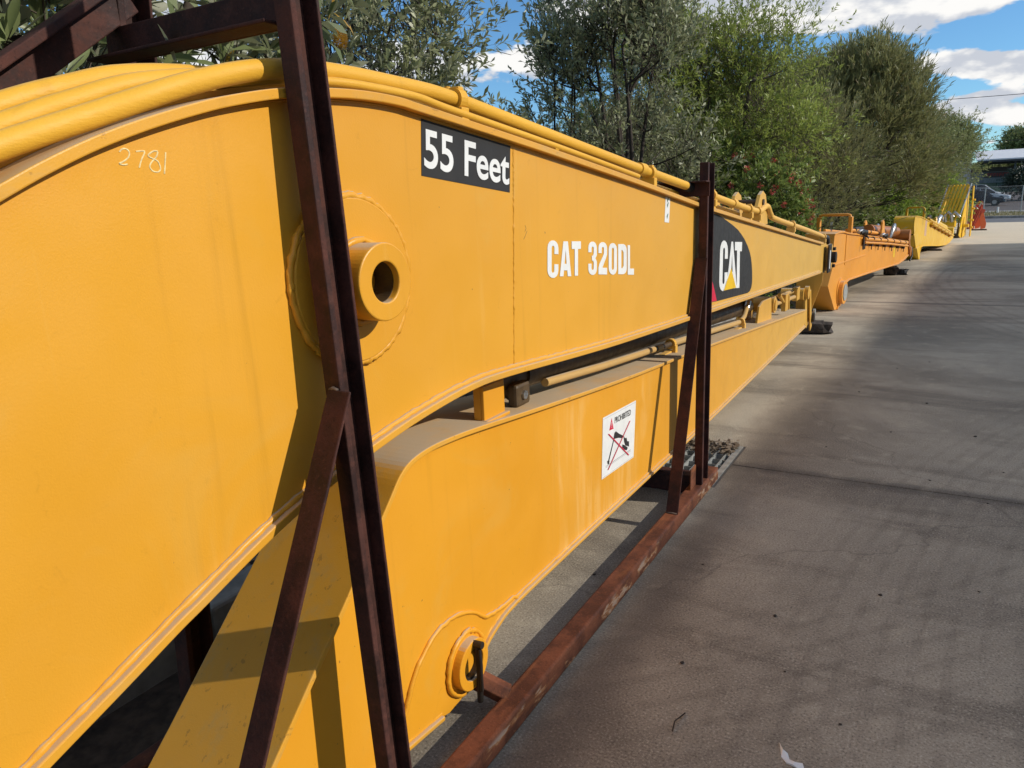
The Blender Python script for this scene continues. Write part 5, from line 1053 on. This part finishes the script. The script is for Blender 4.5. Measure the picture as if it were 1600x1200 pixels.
# cars
def car(name, label, loc, rotz, paintm, suv=0):
    t = thing(name, label, 'car', loc, rotz, 'cars in the car park')
    GL = plain('car_glass', (.02, .025, .03), .08, var=.1, bump=0); h = 1.46 + suv * .2
    prof = [(0.0, .35), (.03, .62), (.18, .72), (1.0, .86), (1.45, .93), (4.2, .98), (4.42, .90), (4.5, .6), (4.47, .32), (3.95, .25), (.5, .22)]
    # body lofted from the side profile: narrower at the shoulders
    b = MB(); n = len(prof); secs = [(-.88, .94), (-.80, 1.0), (.80, 1.0), (.88, .94)]
    vs = []
    for xx_, sc in secs: vs += [(xx_, 2.25 + (p[0] - 2.25) * sc, .6 + (p[1] - .6) * sc) for p in prof]
    b.add(vs, [(i * n + k, i * n + (k + 1) % n, (i + 1) * n + (k + 1) % n, (i + 1) * n + k) for i in range(3) for k in range(n)] + [tuple(range(n)), tuple(range(4 * n - 1, 3 * n - 1, -1))])
    b.build('body', paintm, t, bevel=.03)
    cab = [(1.15, .90), (1.95, h - .06), (2.35, h), (3.4, h - .02), (3.85, h - .12), (4.28, .96)]
    b = MB(); vs = [(-.76 if z < 1 else -.60, y, z) for y, z in cab] + [(.76 if z < 1 else .60, y, z) for y, z in cab]; n = 6
    b.add(vs, [tuple(range(n)), tuple(range(2 * n - 1, n - 1, -1))] + [(i, (i + 1) % n, n + (i + 1) % n, n + i) for i in range(n)]); b.build('window_glass', GL, t)
    rf = [(1.90, h - .055), (2.35, h + .012), (3.4, h - .005), (3.9, h - .12)]
    b = MB(); b.strip(rf, .03, -.605, .605, 1); b.build('roof', paintm, t, bevel=.01)
    for s in (-1, 1):
        for ya, yb_ in (((1.12, .90), (1.93, h - .05)), ((2.75, .95), (2.78, h - .02)), ((3.55, .95), (3.62, h - .05)), ((4.30, .95), (3.85, h - .10))):
            MB().tube([(s * .77, *ya), (s * .615, *yb_)], .028, 6).build('pillar', paintm, t)
        for y in (.85, 3.6):
            w = MB(); w.tube([(s * .72, y, .33), (s * .90, y, .33)], .33, 24); wo = w.build('wheel', RUBBER, t, bevel=.02)
            MB().tube([(s * .895, y, .33), (s * .91, y, .33)], .20, 14).build('rim', GALV, wo)
        MB().box(s * .62 - .16, s * .62 + .16, .035, .10, .60, .72).build('headlight', plain('headlight_glass', (.7, .72, .75), .1, bump=0), t, bevel=.02)
        MB().box(s * .66 - .12, s * .66 + .12, 4.42, 4.49, .70, .84).build('tail_light', plain('tail_red', (.4, .02, .02), .2, bump=0), t)
        MB().box(s * .84 - .09, s * .84 + .09, 1.30, 1.42, .93, 1.04).build('mirror', paintm, t, bevel=.03)
    MB().box(-.5, .5, -.01, .03, .36, .58).build('grille', DK, t)
    return t
# noses point to +x (to the right in the photograph)
car('parked_car', 'dark navy hatchback parked nose to the right behind the wire fence', (5.05, 88.5, .14), R(82), plain('navy_paint', (.018, .022, .035), .22, .3, var=.1, bump=0), 0)
car('parked_car', 'silver-white sedan parked just beyond the dark navy car', (5.85, 95, .34), R(84), plain('silver_paint', (.60, .62, .64), .25, .3, var=.05, bump=0), 0)
car('parked_car', 'white four-wheel drive, furthest of the parked cars', (5.7, 103, .58), R(84), plain('white_car_paint', (.80, .80, .80), .25, 0, var=.05, bump=0), 1)
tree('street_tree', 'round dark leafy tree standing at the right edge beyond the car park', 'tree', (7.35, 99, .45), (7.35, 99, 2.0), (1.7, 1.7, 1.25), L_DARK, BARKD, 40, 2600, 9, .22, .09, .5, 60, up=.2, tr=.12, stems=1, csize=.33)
tree('gum_tree', 'tall feathery gum tree rising behind the canopy roof', 'tree', (11.5, 168, 2.2), (11.8, 168, 8.6), (4.3, 3.5, 3.6), L_FAR, BARK, 44, 2600, 9, .5, .16, 1.2, 61, up=.4, tr=.25, stems=2, csize=.25)
for i, (x, y, lb) in enumerate([(6.3, 150, 'distant tree seen under the left part of the canopy'), (9.2, 152, 'distant tree seen under the right part of the canopy')]):
    tree('gum_tree', lb, 'tree', (x, y, 2.2), (x, y, 4.6), (1.7, 1.7, 1.5), L_FAR, BARK, 22, 700, 8, .45, .15, .9, 62 + i, up=.4, tr=.15, stems=1, csize=.33)
wood = MB()
rg = np.random.default_rng(9); n = 26000; x = rg.uniform(-160, 200, n); base_h = 4 + 3 * np.sin(x * .11) + 2 * np.sin(x * .37 + 1); y = rg.uniform(230, 250, n); z = 2.3 + rg.uniform(0, 1, n) ** .7 * base_h
d = rg.normal(size=(n, 3)); d /= np.linalg.norm(d, axis=1, keepdims=True); s = np.cross(d, rg.normal(size=(n, 3))); s /= np.linalg.norm(s, axis=1, keepdims=True); p = np.stack([x, y, z], 1)
o = np_mesh('distant_trees', np.stack([p - d * .8, p + s * .5, p + d * .8, p - s * .5], 1).reshape(-1, 3), np.arange(4 * n).reshape(n, 4), L_FAR)
tag(o, 'far line of trees behind the shop and canopy', 'trees', kind='stuff')
# power lines
for i, (za, zb, y, lb) in enumerate([(8.6, 7.9, 70, 'upper power line crossing the clouds right of the tallest tree'), (5.36, 5.22, 72, 'lower power line crossing the sky above the canopy')]):
    pts = [(-40 + k * 6, y, za + (zb - za) * (k * 6 - 40) / 45 + .0003 * (k * 6 - 40 - 3) ** 2) for k in range(16)]
    o = MB().tube(pts, .022, 5).build('power_line', RUBBER); tag(o, lb, 'power line')
# warehouse whose shade lies over the driveway
wh = thing('warehouse', 'tall grey corrugated warehouse whose shadow covers the driveway', 'warehouse', (20.33, -20, 0), -R(3.65))
WHS = plain('warehouse_sheet', (.68, .65, .58), .55, sc=1, var=.08)
MB().box(0, 18, -10, 53.6, 0, 13.8).build('wall', WHS, wh)
for k in range(0, 126): MB().box(-.05, 0, -9.8 + k * .5, -9.65 + k * .5, .05, 13.7).build('rib', WHS, wh)
MB().box(-.06, 18.2, -10.2, 53.6, 13.8, 13.95).build('parapet', ROOFW, wh)
for y in (0, 16, 32): MB().box(-.10, -.051, y, y + 5, 0, 5).build('roller_door', plain('door_sheet', (.30, .34, .38), .5, sc=1), wh)
